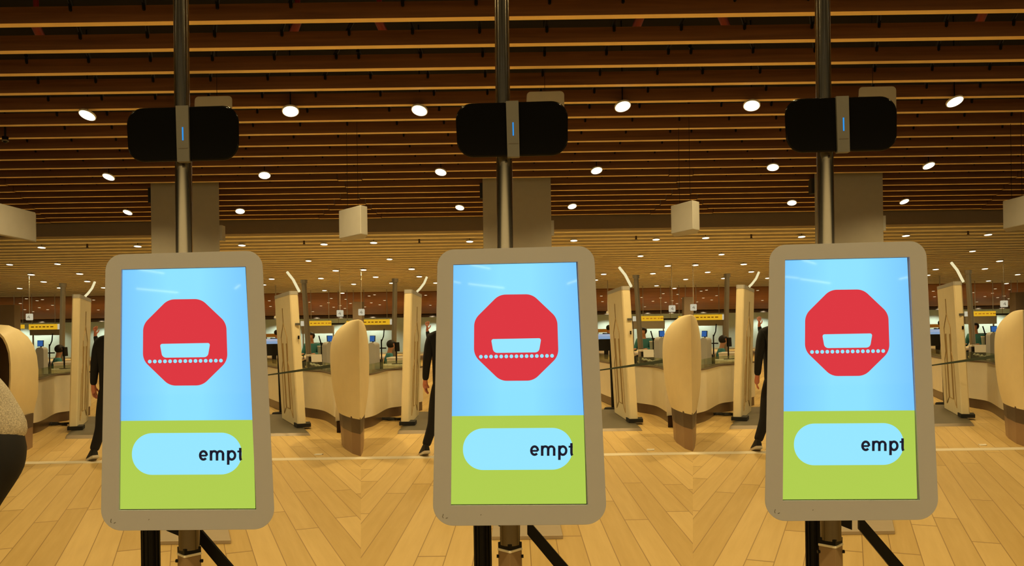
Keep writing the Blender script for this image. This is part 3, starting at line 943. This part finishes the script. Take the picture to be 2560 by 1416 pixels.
def hand(s, wrist, i0, d, side_v, curl_v):
    """five fingers off a palm, d = direction of the hand, side_v = thumb side, curl_v = palm direction"""
    d, sv, cv = Vector(d).normalized(), Vector(side_v).normalized(), Vector(curl_v).normalized()
    w = Vector(wrist)
    pm = s.chain([w+d*.045], [(.034, .016)], i0)
    kn = s.chain([w+d*.085], [(.034, .014)], pm)
    for q, ln in ((.030, .068), (.010, .078), (-.010, .072), (-.030, .056)):
        b0 = w+d*.095+sv*q
        s.chain([b0, b0+d*ln*.5+cv*.008, b0+d*ln*.85+cv*.028], [.009, .0085, .007], kn)
    s.chain([w+d*.03+sv*.035, w+d*.065+sv*.055+cv*.012, w+d*.09+sv*.058+cv*.02], [.012, .0105, .009], pm)
def person(name, label, loc, rz, J, top, bottom, group=None, skin='skin', hair='hair', scale=1.0, hands=True, sub=2, hair_len=0.035, bulk=1.0):
    """J: dict of joints in local metres (x right, y forward)"""
    t = thing(name, label, 'person', loc, rz, group)
    t.scale = (scale,)*3
    V = {k_: Vector(v) for k_, v in J.items()}
    s = Sk()
    pel = s.chain([V['pelvis']], [.09])
    ch = s.chain([V['chest'], V['neck']], [.085, .062], pel)
    up = (V['head']-V['neck']).normalized()
    fwd = V.get('face', Vector((0, 1, 0))).normalized()
    hd = s.chain([V['neck']+up*.05, V['head']-up*.03, V['head']+up*.06, V['head']+up*.115], [.055, (.078, .088), (.08, .093), (.045, .055)], ch)
    hi = len(s.V)-3
    s.chain([V['head']+fwd*.092-up*.02, V['head']+fwd*.112-up*.032], [.016, .010], hi)
    chest_i = pel+1
    for sd in ('l', 'r'):
        ai = s.chain([V['sho'+sd], V['elb'+sd], V['wri'+sd]], [.045, .038, .028], chest_i)
        if hands:
            d = V['wri'+sd]-V['elb'+sd]
            hv = V.get('hand'+sd, d)
            sv = V.get('thumb'+sd, Vector((0, 1, 0)))
            hand(s, V['wri'+sd], ai, hv, sv, hv.normalized().cross(sv) * (1 if sd == 'l' else -1))
        s.chain([V['hip'+sd], V['kne'+sd], V['ank'+sd]], [.05, .045, .042], pel)
    skinned('body', s.V, s.E, s.R, M[skin], t, 0, sub)
    # top
    s = Sk(); k2 = bulk
    pel = s.chain([V['pelvis']-(V['chest']-V['pelvis'])*.12], [.15*k2])
    ch = s.chain([V['pelvis']*.5+V['chest']*.5, V['chest'], V['chest']*.25+V['neck']*.75], [.15*k2, .16*k2, .075], pel)
    ci = pel+2
    for sd in ('l', 'r'):
        s.chain([V['sho'+sd], V['sho'+sd]*.5+V['elb'+sd]*.5, V['elb'+sd], V['elb'+sd]*.02+V['wri'+sd]*.98], [.078*k2, .068*k2, .06*k2, .044*k2], ci)
    skinned('top', s.V, s.E, s.R, M[top], t, 0, sub)
    s = Sk()
    pel = s.chain([V['pelvis']], [.145*k2])
    s.chain([V['pelvis']+(V['chest']-V['pelvis'])*.3], [.125*k2], pel)
    for sd in ('l', 'r'):
        s.chain([V['hip'+sd], V['hip'+sd]*.5+V['kne'+sd]*.5, V['kne'+sd], V['kne'+sd]*.5+V['ank'+sd]*.5, V['ank'+sd]], [.105*k2, .092*k2, .075*k2, .066*k2, .06*k2], pel)
    skinned('trousers', s.V, s.E, s.R, M[bottom], t, 0, sub)
    # hair cap
    mb = MB(); c = V['head']+up*.045-fwd*.016
    mb.ball(c, .106, (.95, 1.05, 1.0), 3)
    dele = [v for v in mb.bm.verts if (v.co-V['head']).dot(fwd) > .055 and (v.co-V['head']).dot(up) < .085 or (v.co-V['head']).dot(up) < -.055-hair_len]
    bmesh.ops.delete(mb.bm, geom=dele, context='VERTS')
    ho = mb.build('hair', M[hair], t, True)
    so = ho.modifiers.new('thick', 'SOLIDIFY'); so.thickness = .012
    # shoes
    for sd in ('l', 'r'):
        an, dirv = V['ank'+sd], V.get('toe'+sd, Vector((0, 1, -.1))).normalized()
        dn = V.get('down'+sd, Vector((0, 0, -1)))
        mb = MB()
        rot = dirv.to_track_quat('Y', 'Z').to_matrix()
        c = an+dn*.035+dirv*.055
        for yy, ww, hh in ((-.10, .035, .045), (-.05, .042, .06), (.02, .046, .055), (.09, .05, .042), (.15, .036, .03)):
            pass
        secs = []
        for yy, ww, z0, z1 in ((-.125, .030, -.02, .045), (-.09, .040, -.03, .065), (-.02, .042, -.03, .06), (.06, .050, -.03, .03), (.12, .046, -.03, .018), (.155, .026, -.022, .005)):
            secs.append([c+rot @ Vector((x, yy, z)) for x, z in ((-ww, z0), (ww, z0), (ww*.95, (z0+z1)/2), (ww*.6, z1), (-ww*.6, z1), (-ww*.95, (z0+z1)/2))])
        mb.loft(secs); sh = mb.build('shoe', M['rubber'], t, True)
        mb = MB(); secs = []
        for yy, ww in ((-.135, .034), (-.09, .044), (-.02, .045), (.06, .054), (.12, .05), (.165, .028)):
            secs.append([c+rot @ Vector((x, yy, z)) for x, z in ((-ww, -.05), (ww, -.05), (ww, -.024), (-ww, -.024))])
        mb.loft(secs); mb.build('sole', M['shoe_sole'], sh)
    return t
# person in black walking away behind each kiosk; the camera sees the left arm and left leg
for k in range(3):
    Yp = fy(228, 1153)
    base = F(228, 1153, k)
    th = theta(250, k)
    def P(px, py, dy=0):
        v = W(px, py, Yp+dy, k)-base; return v
    # local frame without rotation
    J = dict(pelvis=P(278, 985, .1), chest=P(276, 870, .1), neck=P(279, 826, .1), head=P(283, 790, .16),
             shol=P(246, 858, .08), elbl=P(237, 915, .04), wril=P(233, 966, .10),
             shor=P(307, 858, .12), elbr=P(316, 915, .2), wrir=P(312, 968, .35),
             hipl=P(262, 1000, .1), knel=P(252, 1074, .02), ankl=P(234, 1135, -.02),
             hipr=P(294, 1000, .12), kner=P(300, 1075, .35), ankr=P(300, 1130, .30),
             face=Vector((math.sin(th), 1, 0)), handl=Vector((0, .25, -1)), handr=Vector((0, .4, -1)), thumbl=Vector((.3, 1, 0)), thumbr=Vector((-.3, 1, 0)))
    Rt = Matrix.Rotation(-th, 3, 'Z')
    J['toel'] = Rt @ Vector((-.25, .95, -.30)); J['toer'] = Rt @ Vector((.1, 1, 0))
    J['ankr'].z = .085; J['ankl'].z = .115
    person('person', f'person in dark clothes walking away, half hidden behind the {BAY[k]} kiosk', base, 0, J, 'navy', 'jean_black', 'people in dark clothes walking away', 'skin_pink', bulk=.92)
# person inside each scanner with one hand raised (mostly hidden by the kiosk)
for k in range(3):
    Yp = 14.2
    base = W(292, 1000, Yp, k); base.z = .036
    def Q(px, py, dy=0): return W(px, py, Yp+dy, k)-base
    J = dict(pelvis=Q(292, 960), chest=Q(292, 890), neck=Q(292, 856), head=Q(292, 832, .02), shol=Q(268, 876), elbl=Q(244, 868), wril=Q(237.5, 838),
             shor=Q(316, 876), elbr=Q(340, 868), wrir=Q(344, 838), hipl=Q(280, 968), knel=Q(276, 1010), ankl=Q(272, 1045), hipr=Q(304, 968), kner=Q(308, 1010), ankr=Q(312, 1045),
             face=Vector((0, 1, 0)), handl=Vector((.04, 0, 1)), handr=Vector((0, 0, 1)), thumbl=Vector((1, 0, 0)), thumbr=Vector((-1, 0, 0)))
    for s_ in 'lr':
        J['ank'+s_].z = .085
        J['kne'+s_].z = .48
    person('person', f'person in dark top raising one hand inside the scanner behind the {BAY[k]} kiosk', base, 0, J, 'navy', 'jean_black', 'people standing in the scanners', 'skin_pink', bulk=.8)
# stooping person in grey knit at the left edge
Yp = 4.3
base = F(-40, 1500); base = W(-60, 1200, Yp); base.z = 0
def G(px, py, dy=0): return W(px, py, Yp+dy)-base
J = dict(pelvis=G(13, 1114), chest=G(-72, 985), neck=G(-125, 905), head=G(-160, 868), shol=G(-95, 930, -.17), elbl=G(-120, 1040, -.2), wril=G(-155, 1110, -.12),
         shor=G(-95, 930, .17), elbr=G(-130, 1040, .2), wrir=G(-165, 1110, .12), hipl=G(12, 1146, -.09), knel=G(-62, 1290, -.10), ankl=G(-45, 1475, -.1),
         hipr=G(12, 1146, .09), kner=G(-90, 1280, .10), ankr=G(-100, 1475, .12), face=Vector((-1, 0, -.3)), thumbl=Vector((-1, 0, 0)), thumbr=Vector((-1, 0, 0)))
J['ankl'].z = .085; J['ankr'].z = .085
J['toel'] = Vector((-1, -.1, 0)); J['toer'] = Vector((-1, .1, 0))
person('person', 'stooping person in grey knit sweater and black trousers at the left edge', base, 0, J, 'knit', 'jean_black', None, 'skin', bulk=1.12)

# ------------------------------------------------------------------ back office: desks, staff, screens
def seated(loc, rz, label, group, top='teal'):
    J = dict(pelvis=(0, 0, .52), chest=(0, .04, .88), neck=(0, .05, 1.06), head=(0, .09, 1.2), shol=(-.19, .04, .98), elbl=(-.24, .10, .72), wril=(-.17, .34, .74),
             shor=(.19, .04, .98), elbr=(.24, .10, .72), wrir=(.17, .34, .74), hipl=(-.10, .05, .50), knel=(-.12, .45, .50), ankl=(-.12, .42, .085),
             hipr=(.10, .05, .50), kner=(.12, .45, .50), ankr=(.12, .42, .085), thumbl=(1, 0, .3), thumbr=(-1, 0, .3))
    return person('person', label, loc, rz, J, top, 'jean_black', group, 'skin', sub=1, hair_len=.04)
def chair(loc, rz, label):
    t = thing('office_chair', label, 'chair', loc, rz, 'black office chairs')
    mb = MB(); mb.box((0, 0, .35), (.46, .46, .06)); mb.build('seat', M['rubber'], t, bevel=.03)
    mb = MB(); mb.box((0, -.26, .78), (.44, .06, .56)); mb.build('backrest', M['rubber'], t, bevel=.03)
    mb = MB(); mb.cyl((0, 0, .06), (0, 0, .34), .03); mb.build('stem', M['dsteel'], t)
    mb = MB()
    for i in range(5):
        an = 2*PI*i/5; mb.cyl((0, 0, .09), (.26*math.cos(an), .26*math.sin(an), .04), .02, .015, 8); mb.ball((.26*math.cos(an), .26*math.sin(an), .03), .03, sub=1)
    mb.build('star_base', M['rubber'], t)
    return t
def desk(loc, w, d, h, label, rz=0, mat='counter'):
    t = thing('service_desk', label, 'desk', loc, rz, 'service desks behind the counters')
    mb = MB(); mb.box((0, 0, h-.02), (w, d, .04)); mb.build('desktop', M['paper'], t, bevel=.005)
    mb = MB(); mb.box((0, -d/2+.03, (h-.04)/2), (w*.96, .04, h-.04)); mb.build('modesty_panel', M[mat], t)
    for s in (-1, 1):
        mb = MB(); mb.box((s*w*.46, .03, (h-.04)/2), (.05, d*.8, h-.04)); mb.build('leg', M['dsteel'], t)
    return t
def monitor(loc, rz, w, h, label, group, mat='bluescreen', tilt=.1, stand=.22):
    t = thing('monitor', label, 'screen', loc, rz, group)
    mb = MB(); mb.box((0, 0, .008), (.2, .16, .016)); mb.build('foot', M['black'], t)
    mb = MB(); mb.cyl((0, .02, .0), (0, .02, stand+h*.5), .016); mb.build('stand', M['black'], t)
    R = Matrix.Rotation(-tilt, 3, 'X')
    mb = MB(); mb.box((0, 0, stand+h/2), (w, .03, h), R); mb.build('casing', M['black'], t)
    mb = MB(); mb.box((0, -.018, stand+h/2), (w*.92, .004, h*.88), R); mb.build('display', M[mat], t)
    return t
for k in range(3):
    nm = BAY[k]
    th = -math.atan(AC[k]/FOC)
    def at(px, Y, z=0): 
        v = W(px, BY, Y, k); v.z = z; return v
    # left group (not visible left of the seams in bays 2 and 3 but the same desks)
    p = at(104, 14.6)
    t = thing('screen_divider', f'cream rounded partition end behind the counter, left of the {nm} scanner', 'partition', p, th, 'cream partition ends')
    mb = MB(); o_ = rounded([(-.062, 0), (.062, 0), (.062, 1.33), (-.062, 1.33)], [.002, .002, .055, .055], 5)
    mb.slab([(x, -.25, z) for x, z in o_], [(x, .25, z) for x, z in o_]); mb.build('board', M['white_sign'], t)
    mb = MB(); mb.box((0, 0, .02), (.18, .56, .04)); mb.build('foot', M['dsteel'], t)
    desk(at(128, 17.6), 1.0, .6, .82, f'white service desk with monitor arm, left of the {nm} scanner', th)
    desk(at(168, 18.6), .5, .7, .95, f'small pale desk right of the seated clerk, left of the {nm} scanner', th)
    monitor(at(101, 16.6, 0), th-.3, .115, .125, f'small blue lit screen above the cream partition, left of the {nm} scanner', 'small blue screens', 'bluescreen', .1, 1.33)
    # monitor arm
    q = at(123, 17.4, .82)
    t = thing('gooseneck_stand', f'thin black monitor arm on the white desk, left of the {nm} scanner', 'monitor arm', q, th, 'black monitor arms')
    mb = MB(); mb.cyl((0, 0, 0), (0, 0, .55), .014); mb.build('post', M['black'], t)
    mb = MB(); mb.box((.02, -.02, .36), (.17, .05, .025)); mb.build('tray', M['black'], t)
    mb = MB(); mb.tube([(0, 0, .5), (.05, 0, .62), (.065, 0, .78)], .012); mb.build('arm', M['black'], t)
    seated(at(138, 19.3), th-PI/2+.25, f'seated clerk in teal with dark hair facing right, left of the {nm} scanner', 'seated clerks in teal')
    chair(at(136, 19.35), th-PI/2+.25, f'black office chair under the seated clerk, left of the {nm} scanner')
    q = at(119.5, 15.3)
    t = thing('computer_tower', f'black equipment stack beside the cream partition, left of the {nm} scanner', 'equipment', q, th, 'black equipment stacks')
    mb = MB(); mb.box((0, 0, .55), (.10, .3, .5)); mb.build('case', M['rubber'], t); 
    mb = MB(); mb.box((0, 0, .90), (.07, .22, .2)); mb.build('upper_case', M['rubber'], t)
    mb = MB(); mb.box((0, 0, .15), (.11, .34, .3)); mb.build('pedestal', M['rubber'], t)
    monitor(at(162, 17.6, .82), th+1.2, .16, .2, f'black monitor seen edge on by the steel pole, left of the {nm} scanner', 'edge on monitors', 'black', .05, .28)
    # steel poles
    for px0, py0, px1, py1, Y, sd in ((157.5, 712, 154, 935, 20.6, 'left'), (759.5, 703, 774, 925, 20.2, 'right')):
        a, c = W(px0, py0, Y, k), W(px1, py1, Y, k)
        a.z = EYE+HZ+.05 if Y < Y_SOF else EYE+HZ2
        d_ = (W(px0, py0, Y, k)-c); f_ = (0-c.z)/d_.z; g_ = (EYE+HZ-.0-c.z)/d_.z
        b0 = c+d_*f_; 
        hh = W(px0, py0, Y, k).z
        t = thing('steel_pole', f'slim round steel pole behind the counter, {sd} of the {nm} kiosk', 'pole', b0, 0, 'slim steel poles')
        mb = MB(); mb.cyl((0, 0, 0), W(px0, py0, Y, k)-b0, .072 if sd == 'right' else .066, .062, 28); mb.build('shaft', M['dsteel'], t, True)
        tp = W(px0, py0, Y, k)-b0
        mb = MB(); mb.cyl(tp-Vector((0, 0, .06)), tp+Vector((0, 0, EYE+HZ2-hh if False else .03)), .085, .085, 24); mb.build('top_collar', M['dsteel'], t, True)
        mb = MB(); mb.cyl((0, 0, 0), (0, 0, .03), .12, .12, 28); mb.build('base_flange', M['dsteel'], t, True)
    # right group
    q = F(702, 1036, k)
    t = thing('mobile_console', f'black console with pale screen on a thin stand just right of the {nm} kiosk', 'console', q, th, 'black mobile consoles')
    mb = MB(); mb.cyl((0, 0, .03), (-.03, 0, 1.12), .026, .022, 14); mb.build('stand', M['rubber'], t)
    mb = MB(); mb.cyl((-.02, 0, 0), (-.02, 0, .035), .15, .13, 28); mb.build('foot', M['rubber'], t)
    mb = MB(); mb.box((-.11, .1, 1.22), (.29, .4, .22)); mb.build('housing', M['rubber'], t, bevel=.01)
    mb = MB(); mb.box((-.11, .08, 1.372), (.30, .36, .055), Matrix.Rotation(.12, 3, 'X')); mb.build('screen', M['scr_pale'], t)
    seated(at(781, 22.3), th+PI-.5, f'clerk in teal shirt with dark hair beside the pole, right of the {nm} kiosk', 'clerks in teal by the pole').location.z = .235
    t = thing('platform', f'dark low platform under the clerk, right of the {nm} kiosk', 'platform', at(790, 22.6), th, 'dark low platforms')
    mb = MB(); mb.box((0, 0, .11), (1.4, 1.3, .22)); mb.build('deck', M['plate'], t, bevel=.01)
    chair(at(781, 22.35, .22), th+PI-.5, f'black office chair under the teal clerk, right of the {nm} kiosk')
    desk(at(797, 19.3), .55, .5, 1.02, f'dark high desk in front of the teal clerk, right of the {nm} kiosk', th, 'rubber')
    q = at(802.5, 18.4)
    t = thing('waste_bin', f'grey green tapered bin on a dark desk, right of the {nm} kiosk', 'bin', (q.x, q.y, .93), th, 'grey green bins')
    mb = MB(); mb.cyl((0, 0, 0), (0, 0, .30), .065, .085, 24); mb.build('bucket', M['bin'], t, True)
    mb = MB(); mb.cyl((0, 0, .29), (0, 0, .31), .09, .09, 24); mb.build('rim', M['paper'], t, True)
    mb = MB(); mb.box((0, 0, -.465), (.3, .3, .93)); tag(mb.build('dark_pedestal', M['rubber'], loc=(q.x, q.y, .93)), f'dark square pedestal carrying the grey green bin, right of the {nm} kiosk', 'pedestal', 'dark pedestals')
    q = at(789, 15.6)
    t = thing('document_holder', f'pale tilted board on a dark block behind the counter, right of the {nm} kiosk', 'document holder', q, th, 'pale tilted boards')
    mb = MB(); mb.box((.04, .1, .48), (.34, .3, .96)); mb.build('block', M['rubber'], t)
    mb = MB(); mb.box((-.0, -.075, 1.03), (.20, .02, .15), Matrix.Rotation(-.25, 3, 'X')); mb.build('board', M['paper'], t)
    # crumpled papers along the ledge
    mb = MB(); pts = [W(775+i*5, 909+i*1.1+(2.5 if i % 2 else 0), 14.9, k) for i in range(9)]
    o0 = pts[0].copy()
    mb.tube([v-o0 for v in pts], .018, 8)
    o = mb.build('cable_bundle', M['paper'], None, True, loc=o0); tag(o, f'white wavy cable bundle on the counter ledge, right of the {nm} scanner', 'cable', 'white cable bundles')
    q = at(804, 17.4, .82)
    t = thing('gooseneck_stand', f'thin black slanted arm behind the dark desk, right of the {nm} kiosk', 'monitor arm', (q.x, q.y, 1.0), th, 'black monitor arms')
    mb = MB(); mb.tube([(.03, .2, -1.0), (.02, .2, .28), (-.03, .2, .47)], .013); mb.build('arm', M['black'], t)
    mb = MB(); mb.cyl((.03, .2, -1.0), (.03, .2, -.97), .1); mb.build('foot', M['black'], t)
    monitor(at(824, 16.4, 0), th+.25, .115, .125, f'small blue lit screen above the cream partition, right of the {nm} scanner', 'small blue screens', 'bluescreen', .1, 1.345)
    p = at(821, 14.6)
    t = thing('screen_divider', f'cream rounded partition end behind the counter, right of the {nm} scanner', 'partition', p, th, 'cream partition ends')
    mb = MB(); o_ = rounded([(-.075, 0), (.075, 0), (.075, 1.35), (-.075, 1.35)], [.002, .002, .065, .065], 5)
    mb.slab([(x, -.25, z) for x, z in o_], [(x, .25, z) for x, z in o_]); mb.build('board', M['white_sign'], t)
    mb = MB(); mb.box((0, 0, .02), (.18, .56, .04)); mb.build('foot', M['dsteel'], t)
    # far dark figure
    pl = at(692, 30.0)
    J = dict(pelvis=(0, 0, .95), chest=(0, 0, 1.28), neck=(0, 0, 1.45), head=(0, .02, 1.585), shol=(-.2, 0, 1.38), elbl=(-.25, .05, 1.1), wril=(-.2, .2, .95), shor=(.2, 0, 1.38), elbr=(.25, .05, 1.1), wrir=(.2, .2, .95),
             hipl=(-.1, 0, .92), knel=(-.11, .02, .5), ankl=(-.11, 0, .085), hipr=(.1, 0, .92), kner=(.11, .02, .5), ankr=(.11, 0, .085), thumbl=(1, 0, 0), thumbr=(-1, 0, 0))
    person('person', f'distant person in black beside the ochre board, right of the {nm} kiosk', pl, th, J, 'navy', 'jean_black', 'distant people in black', sub=1)
    # ochre board
    p = at(677, 31.0)
    t = thing('ochre_sign', f'small dark ochre sign board far behind, just right of the {nm} kiosk', 'sign', p, 0, 'small ochre boards')
    z0, z1 = W(677, 843.5, 31, k).z, W(677, 835, 31, k).z
    mb = MB(); mb.box((0, 0, (z0+z1)/2), (.42, .05, z1-z0)); mb.build('board', M['dyellow'], t)
    for s in (-1, 1):
        mb = MB(); mb.cyl((s*.18, .04, 0), (s*.18, .04, z1), .015); mb.build('post', M['black'], t)
    # floor level cables by the left panel, litter on the floor
    c0 = F(150, 1063, k)
    mb = MB()
    rr = random.Random(5)
    for i in range(4):
        ps = [Vector((-.22+.09*j+rr.uniform(-.02, .02), -.12+rr.uniform(-.09, .07), .014+.012*rr.random()+.01*i)) for j in range(6)]
        mb.tube(ps, .013, 8)
    tag(mb.build('cable_heap', M['rubber'], None, True, loc=c0), f'heap of black cables on the floor left of the {nm} scanner', 'cables', 'black cable heaps')
    c0 = F(796, 1138, k)
    mb = MB(); mb.loft([[(-.045, -.02, .0), (.04, -.03, .0), (.05, .03, .0), (-.03, .035, .0)], [(-.05, -.01, .012), (.03, -.035, .006), (.055, .02, .014), (-.035, .04, .010)]])
    tag(mb.build('paper_scrap', M['paper'], None, loc=c0), f'crumpled white paper scrap on the planks near the tape, right of the {nm} kiosk', 'litter', 'paper scraps')
    # stretched webbing belt to the pod
    mb = MB()
    u0, u1, v0, v1 = W(834, 910.5, 11.4, k), W(834, 919, 11.4, k), W(655, 939, 12.9, k), W(655, 941.5, 12.9, k)
    fa = [u0, u1, v1, v0]; mb.slab(fa, [p_+Vector((0, .012, 0)) for p_ in fa])
    tag(mb.build('webbing_belt', M['belt']), f'dark green webbing belt stretched from the pod to behind the {nm} kiosk', 'barrier belt', 'green webbing belts')
    # yellow signs on the far booths with grey fascias
    YY = 50.0
    for j, (x0, x1, y0, y1, lab) in enumerate(((73, 145, 811.5, 824, 'long'), (772, 828, 803, 814.5, 'long'), (866, 886, 803, 809, 'short'), (33, 60, 812.5, 822, 'short'))):
        if k and x1 < 73: continue
        a, c = W(x0, y0, YY, k), W(x1, y1, YY, k)
        sd = 'left' if x0 < 464 else 'right'
        t = thing('yellow_sign', f'{lab} lit yellow overhead sign far behind, {sd} of the {nm} kiosk', 'sign', ((a.x+c.x)/2, YY, c.z), 0, 'lit yellow signs')
        mb = MB(); mb.box((0, 0, (a.z-c.z)/2), (c.x-a.x, .12, a.z-c.z)); mb.build('light_box', M['yellow_lit'], t)
        if lab == 'long':
            mb = MB(); wd = c.x-a.x
            rr = random.Random(j)
            x = -wd*.42
            while x < wd*.4:
                l_ = rr.uniform(.08, .2); mb.box((x+l_/2, -.062, (a.z-c.z)*.5), (l_, .006, .06)); x += l_+rr.uniform(.06, .12)
            mb.build('lettering', M['dyellow'], t)
            mb = MB(); mb.box(((wd/2+.09) if sd == 'left' else -(wd/2+.35), 0, (a.z-c.z)/2), (.18 if sd == 'left' else .3, .12, a.z-c.z)); mb.build('end_panel', M['lightbox'], t)
        for s in (-.4, .4):
            mb = MB(); mb.cyl((s*(c.x-a.x), 0, a.z-c.z-.01), (s*(c.x-a.x), 0, EYE+HZ2-c.z+.27), .02, .02, 8); mb.build('hanger', M['dsteel'], t)
    for x0, x1, y0, y1, sd in ((74, 152, 824, 838, 'left'), (753, 832, 815, 834, 'right')):
        a, c = W(x0, y0, 52, k), W(x1, y1, 52, k)
        t = thing('booth_fascia', f'grey booth fascia under the yellow sign, {sd} of the {nm} kiosk', 'booth', ((a.x+c.x)/2, 52, 0), 0, 'grey booths')
        mb = MB(); mb.box((0, .2, (a.z+c.z)/2), (c.x-a.x, .4, a.z-c.z)); mb.build('fascia', M['column'], t)
        for s in (-1, 1):
            mb = MB(); mb.box((s*(c.x-a.x-.08)/2, .3, c.z/2), (.06, .1, c.z)); mb.build('booth_post', M['dsteel'], t)
    # black bar
    a, c = W(829, 808, 51, k), W(863, 811.5, 51, k)
    t = thing('overhead_bar', f'thin black overhead bar between the yellow signs, right of the {nm} kiosk', 'bar', ((a.x+c.x)/2, 51, c.z), 0, 'black overhead bars')
    mb = MB(); mb.box((0, 0, .04), (c.x-a.x, .1, a.z-c.z)); mb.build('bar', M['black'], t)
    mb = MB(); mb.cyl((0, 0, .05), (0, 0, EYE+HZ2-c.z+.27), .02, .02, 8); mb.build('hanger', M['dsteel'], t)
    # small lit square signs on rods
    for x0, x1, y0, y1, sd in ((66, 81, 785, 801, 'left'), (842, 858, 776, 792, 'right')):
        YY2 = 34.0
        a, c = W(x0, y0, YY2, k), W(x1, y1, YY2, k)
        t = thing('square_sign', f'small white lit square sign hung on a rod, {sd} of the {nm} kiosk', 'sign', ((a.x+c.x)/2, YY2, c.z), 0, 'small square hanging signs')
        h_ = a.z-c.z; w_ = c.x-a.x
        mb = MB(); o_ = rounded([(-w_/2, 0), (w_/2, 0), (w_/2, h_), (-w_/2, h_)], .03, 4)
        mb.slab([(x, -.05, z) for x, z in o_], [(x, .05, z) for x, z in o_]); mb.build('light_box', M['lightbox'], t)
        mb = MB(); mb.tube([(.02, -.054, h_*.72), (-.05, -.054, h_*.42), (.05, -.054, h_*.42)], .008, 6); mb.tube([(.025, -.054, h_*.6), (.025, -.054, h_*.25)], .008, 6)
        mb.build('symbol', M['strip'], t)
        mb = MB(); mb.cyl((0, 0, h_-.01), (0, 0, EYE+HZ2-c.z+.27), .015, .015, 8); mb.build('rod', M['white_sign'], t)
    # pendant thing further right of kiosk
    a, c = W(690, 772, 44, k), W(690, 796, 44, k)
    t = thing('pendant_camera', f'pale dome pendant on a rod far behind, just right of the {nm} kiosk', 'camera', c, 0, 'pale pendants')
    mb = MB(); mb.cyl((0, 0, .08), (0, 0, EYE+HZ2-c.z+.27), .03, .03, 10); mb.build('rod', M['column'], t)
    mb = MB(); mb.cyl((0, 0, 0), (0, 0, .12), .12, .09, 20); mb.build('dome', M['column'], t, True)
    # big dark column far right and far left
    a, c = W(881, 785, 40, k), W(904, 785, 40, k)
    t = thing('dark_column', f'dark grey distant square column behind the pod, right of the {nm} kiosk', 'column', ((a.x+c.x)/2, 40.3, 0), 0, 'dark distant columns')
    mb = MB(); mb.box((0, 0, (EYE+HZ2-1.15)/2+.0), (c.x-a.x, .5, EYE+HZ2-1.15)); mb.build('shaft', M['soffit'], t)
    mb = MB(); mb.box((0, 0, .1), (c.x-a.x+.1, .6, .2)); mb.build('base', M['plinth'], t)
    # thin pale ceiling panel behind the kiosk top
    a, c = W(246, 649, 30, k), W(681, 656, 30, k)
    z_ = (a.z+c.z)/2
    t = thing('ceiling_raft', f'long thin pale ceiling raft hung behind the top of the {nm} kiosk', 'ceiling raft', ((a.x+c.x)/2, 30, z_), 0, 'pale ceiling rafts')
    mb = MB(); mb.box((0, .3, 0), (c.x-a.x, .8, .06)); mb.build('raft', M['white_sign'], t, bevel=.01)
    for s in (-.4, 0, .4):
        mb = MB(); mb.cyl((s*(c.x-a.x), .3, .02), (s*(c.x-a.x), .3, EYE+HZ2-z_+.27), .012, .012, 8); mb.build('hanger', M['dsteel'], t)
    # sprinkler heads
    for px, py, sd in ((218, 613, 'left'), (760, 604, 'right')):
        aa, bb = ab(px, py)
        Y = HZ2*FOC/bb; p = W(px, py, Y, k)
        mb = MB(); mb.cyl((0, 0, -.06), (0, 0, .27), .028, .028, 12); mb.cyl((0, 0, -.09), (0, 0, -.06), .05, .02, 12)
        tag(mb.build('fire_sprinkler', M['bronze_dark'], None, True, loc=p), f'small dark sprinkler head in the pale ceiling, {sd} of the {nm} kiosk', 'sprinkler', 'dark sprinkler heads')
# linear lamps hung far behind the viewer, mirrored faintly in the screens
M['tube'] = emit('linear_lamp_glow', (1.0, .95, .8), 26.0, False)
for k in range(3):
    for j, (x0, y0, x1, y1) in enumerate(((345, 673.5, 394, 681), (303, 716, 323, 722), (341, 722, 430, 730), (588, 722, 612, 715))):
        a, c = W(x0, y0, 16.0, k), W(x1, y1, 16.0, k)
        ym = 2*(YK+.008)-16.0
        a.y = ym; c.y = ym+.3*(1 if j % 2 else -1)
        m_ = (a+c)/2
        t = thing('linear_light', f'slim linear hall lamp out of frame, {ORD[j]} of those mirrored in the {BAY[k]} kiosk screen', 'ceiling light', m_, 0, 'linear hall lamps behind the viewer')
        mb = MB(); mb.cyl(a-m_, c-m_, .010, .010, 10); mb.build('tube', M['tube'], t)
        mb = MB(); mb.cyl(a-m_+Vector((0, 0, .025)), c-m_+Vector((0, 0, .025)), .02, .02, 10); mb.build('housing', M['lamp_rim'], t)
        mb = MB(); mb.cyl((0, 0, .02), (0, 0, zc+1.12-m_.z), .004, .004, 6); mb.build('wire', M['black'], t)
# one camera pod high at the left edge
p = W(13, 352, 12.0)
t = thing('dome_camera', 'small dark dome camera below the slats at the left edge', 'camera', p, 0)
mb = MB(); mb.cyl((0, 0, .03), (0, 0, zc+.3-p.z), .016, .016, 10); mb.build('stem', M['black'], t)
mb = MB(); mb.cyl((0, 0, 0), (0, 0, .06), .04, .045, 18); mb.ball((0, 0, 0), .036); mb.build('dome', M['gloss_black'], t, True)
mb = MB(); mb.cyl((0, 0, -.012), (0, 0, .012), .047, .047, 18); mb.build('ring', M['strip'], t)
# dark column at the far left
a, c = W(-30, 790, 40), W(34, 790, 40)
t = thing('dark_column', 'wide dark grey distant bulkhead above the pod at the left edge', 'column', ((a.x+c.x)/2, 40.3, 0), 0, 'dark distant columns')
mb = MB(); mb.box((0, 0, (EYE+HZ2-1.05)/2), (c.x-a.x, .5, EYE+HZ2-1.05)); mb.build('shaft', M['soffit'], t)
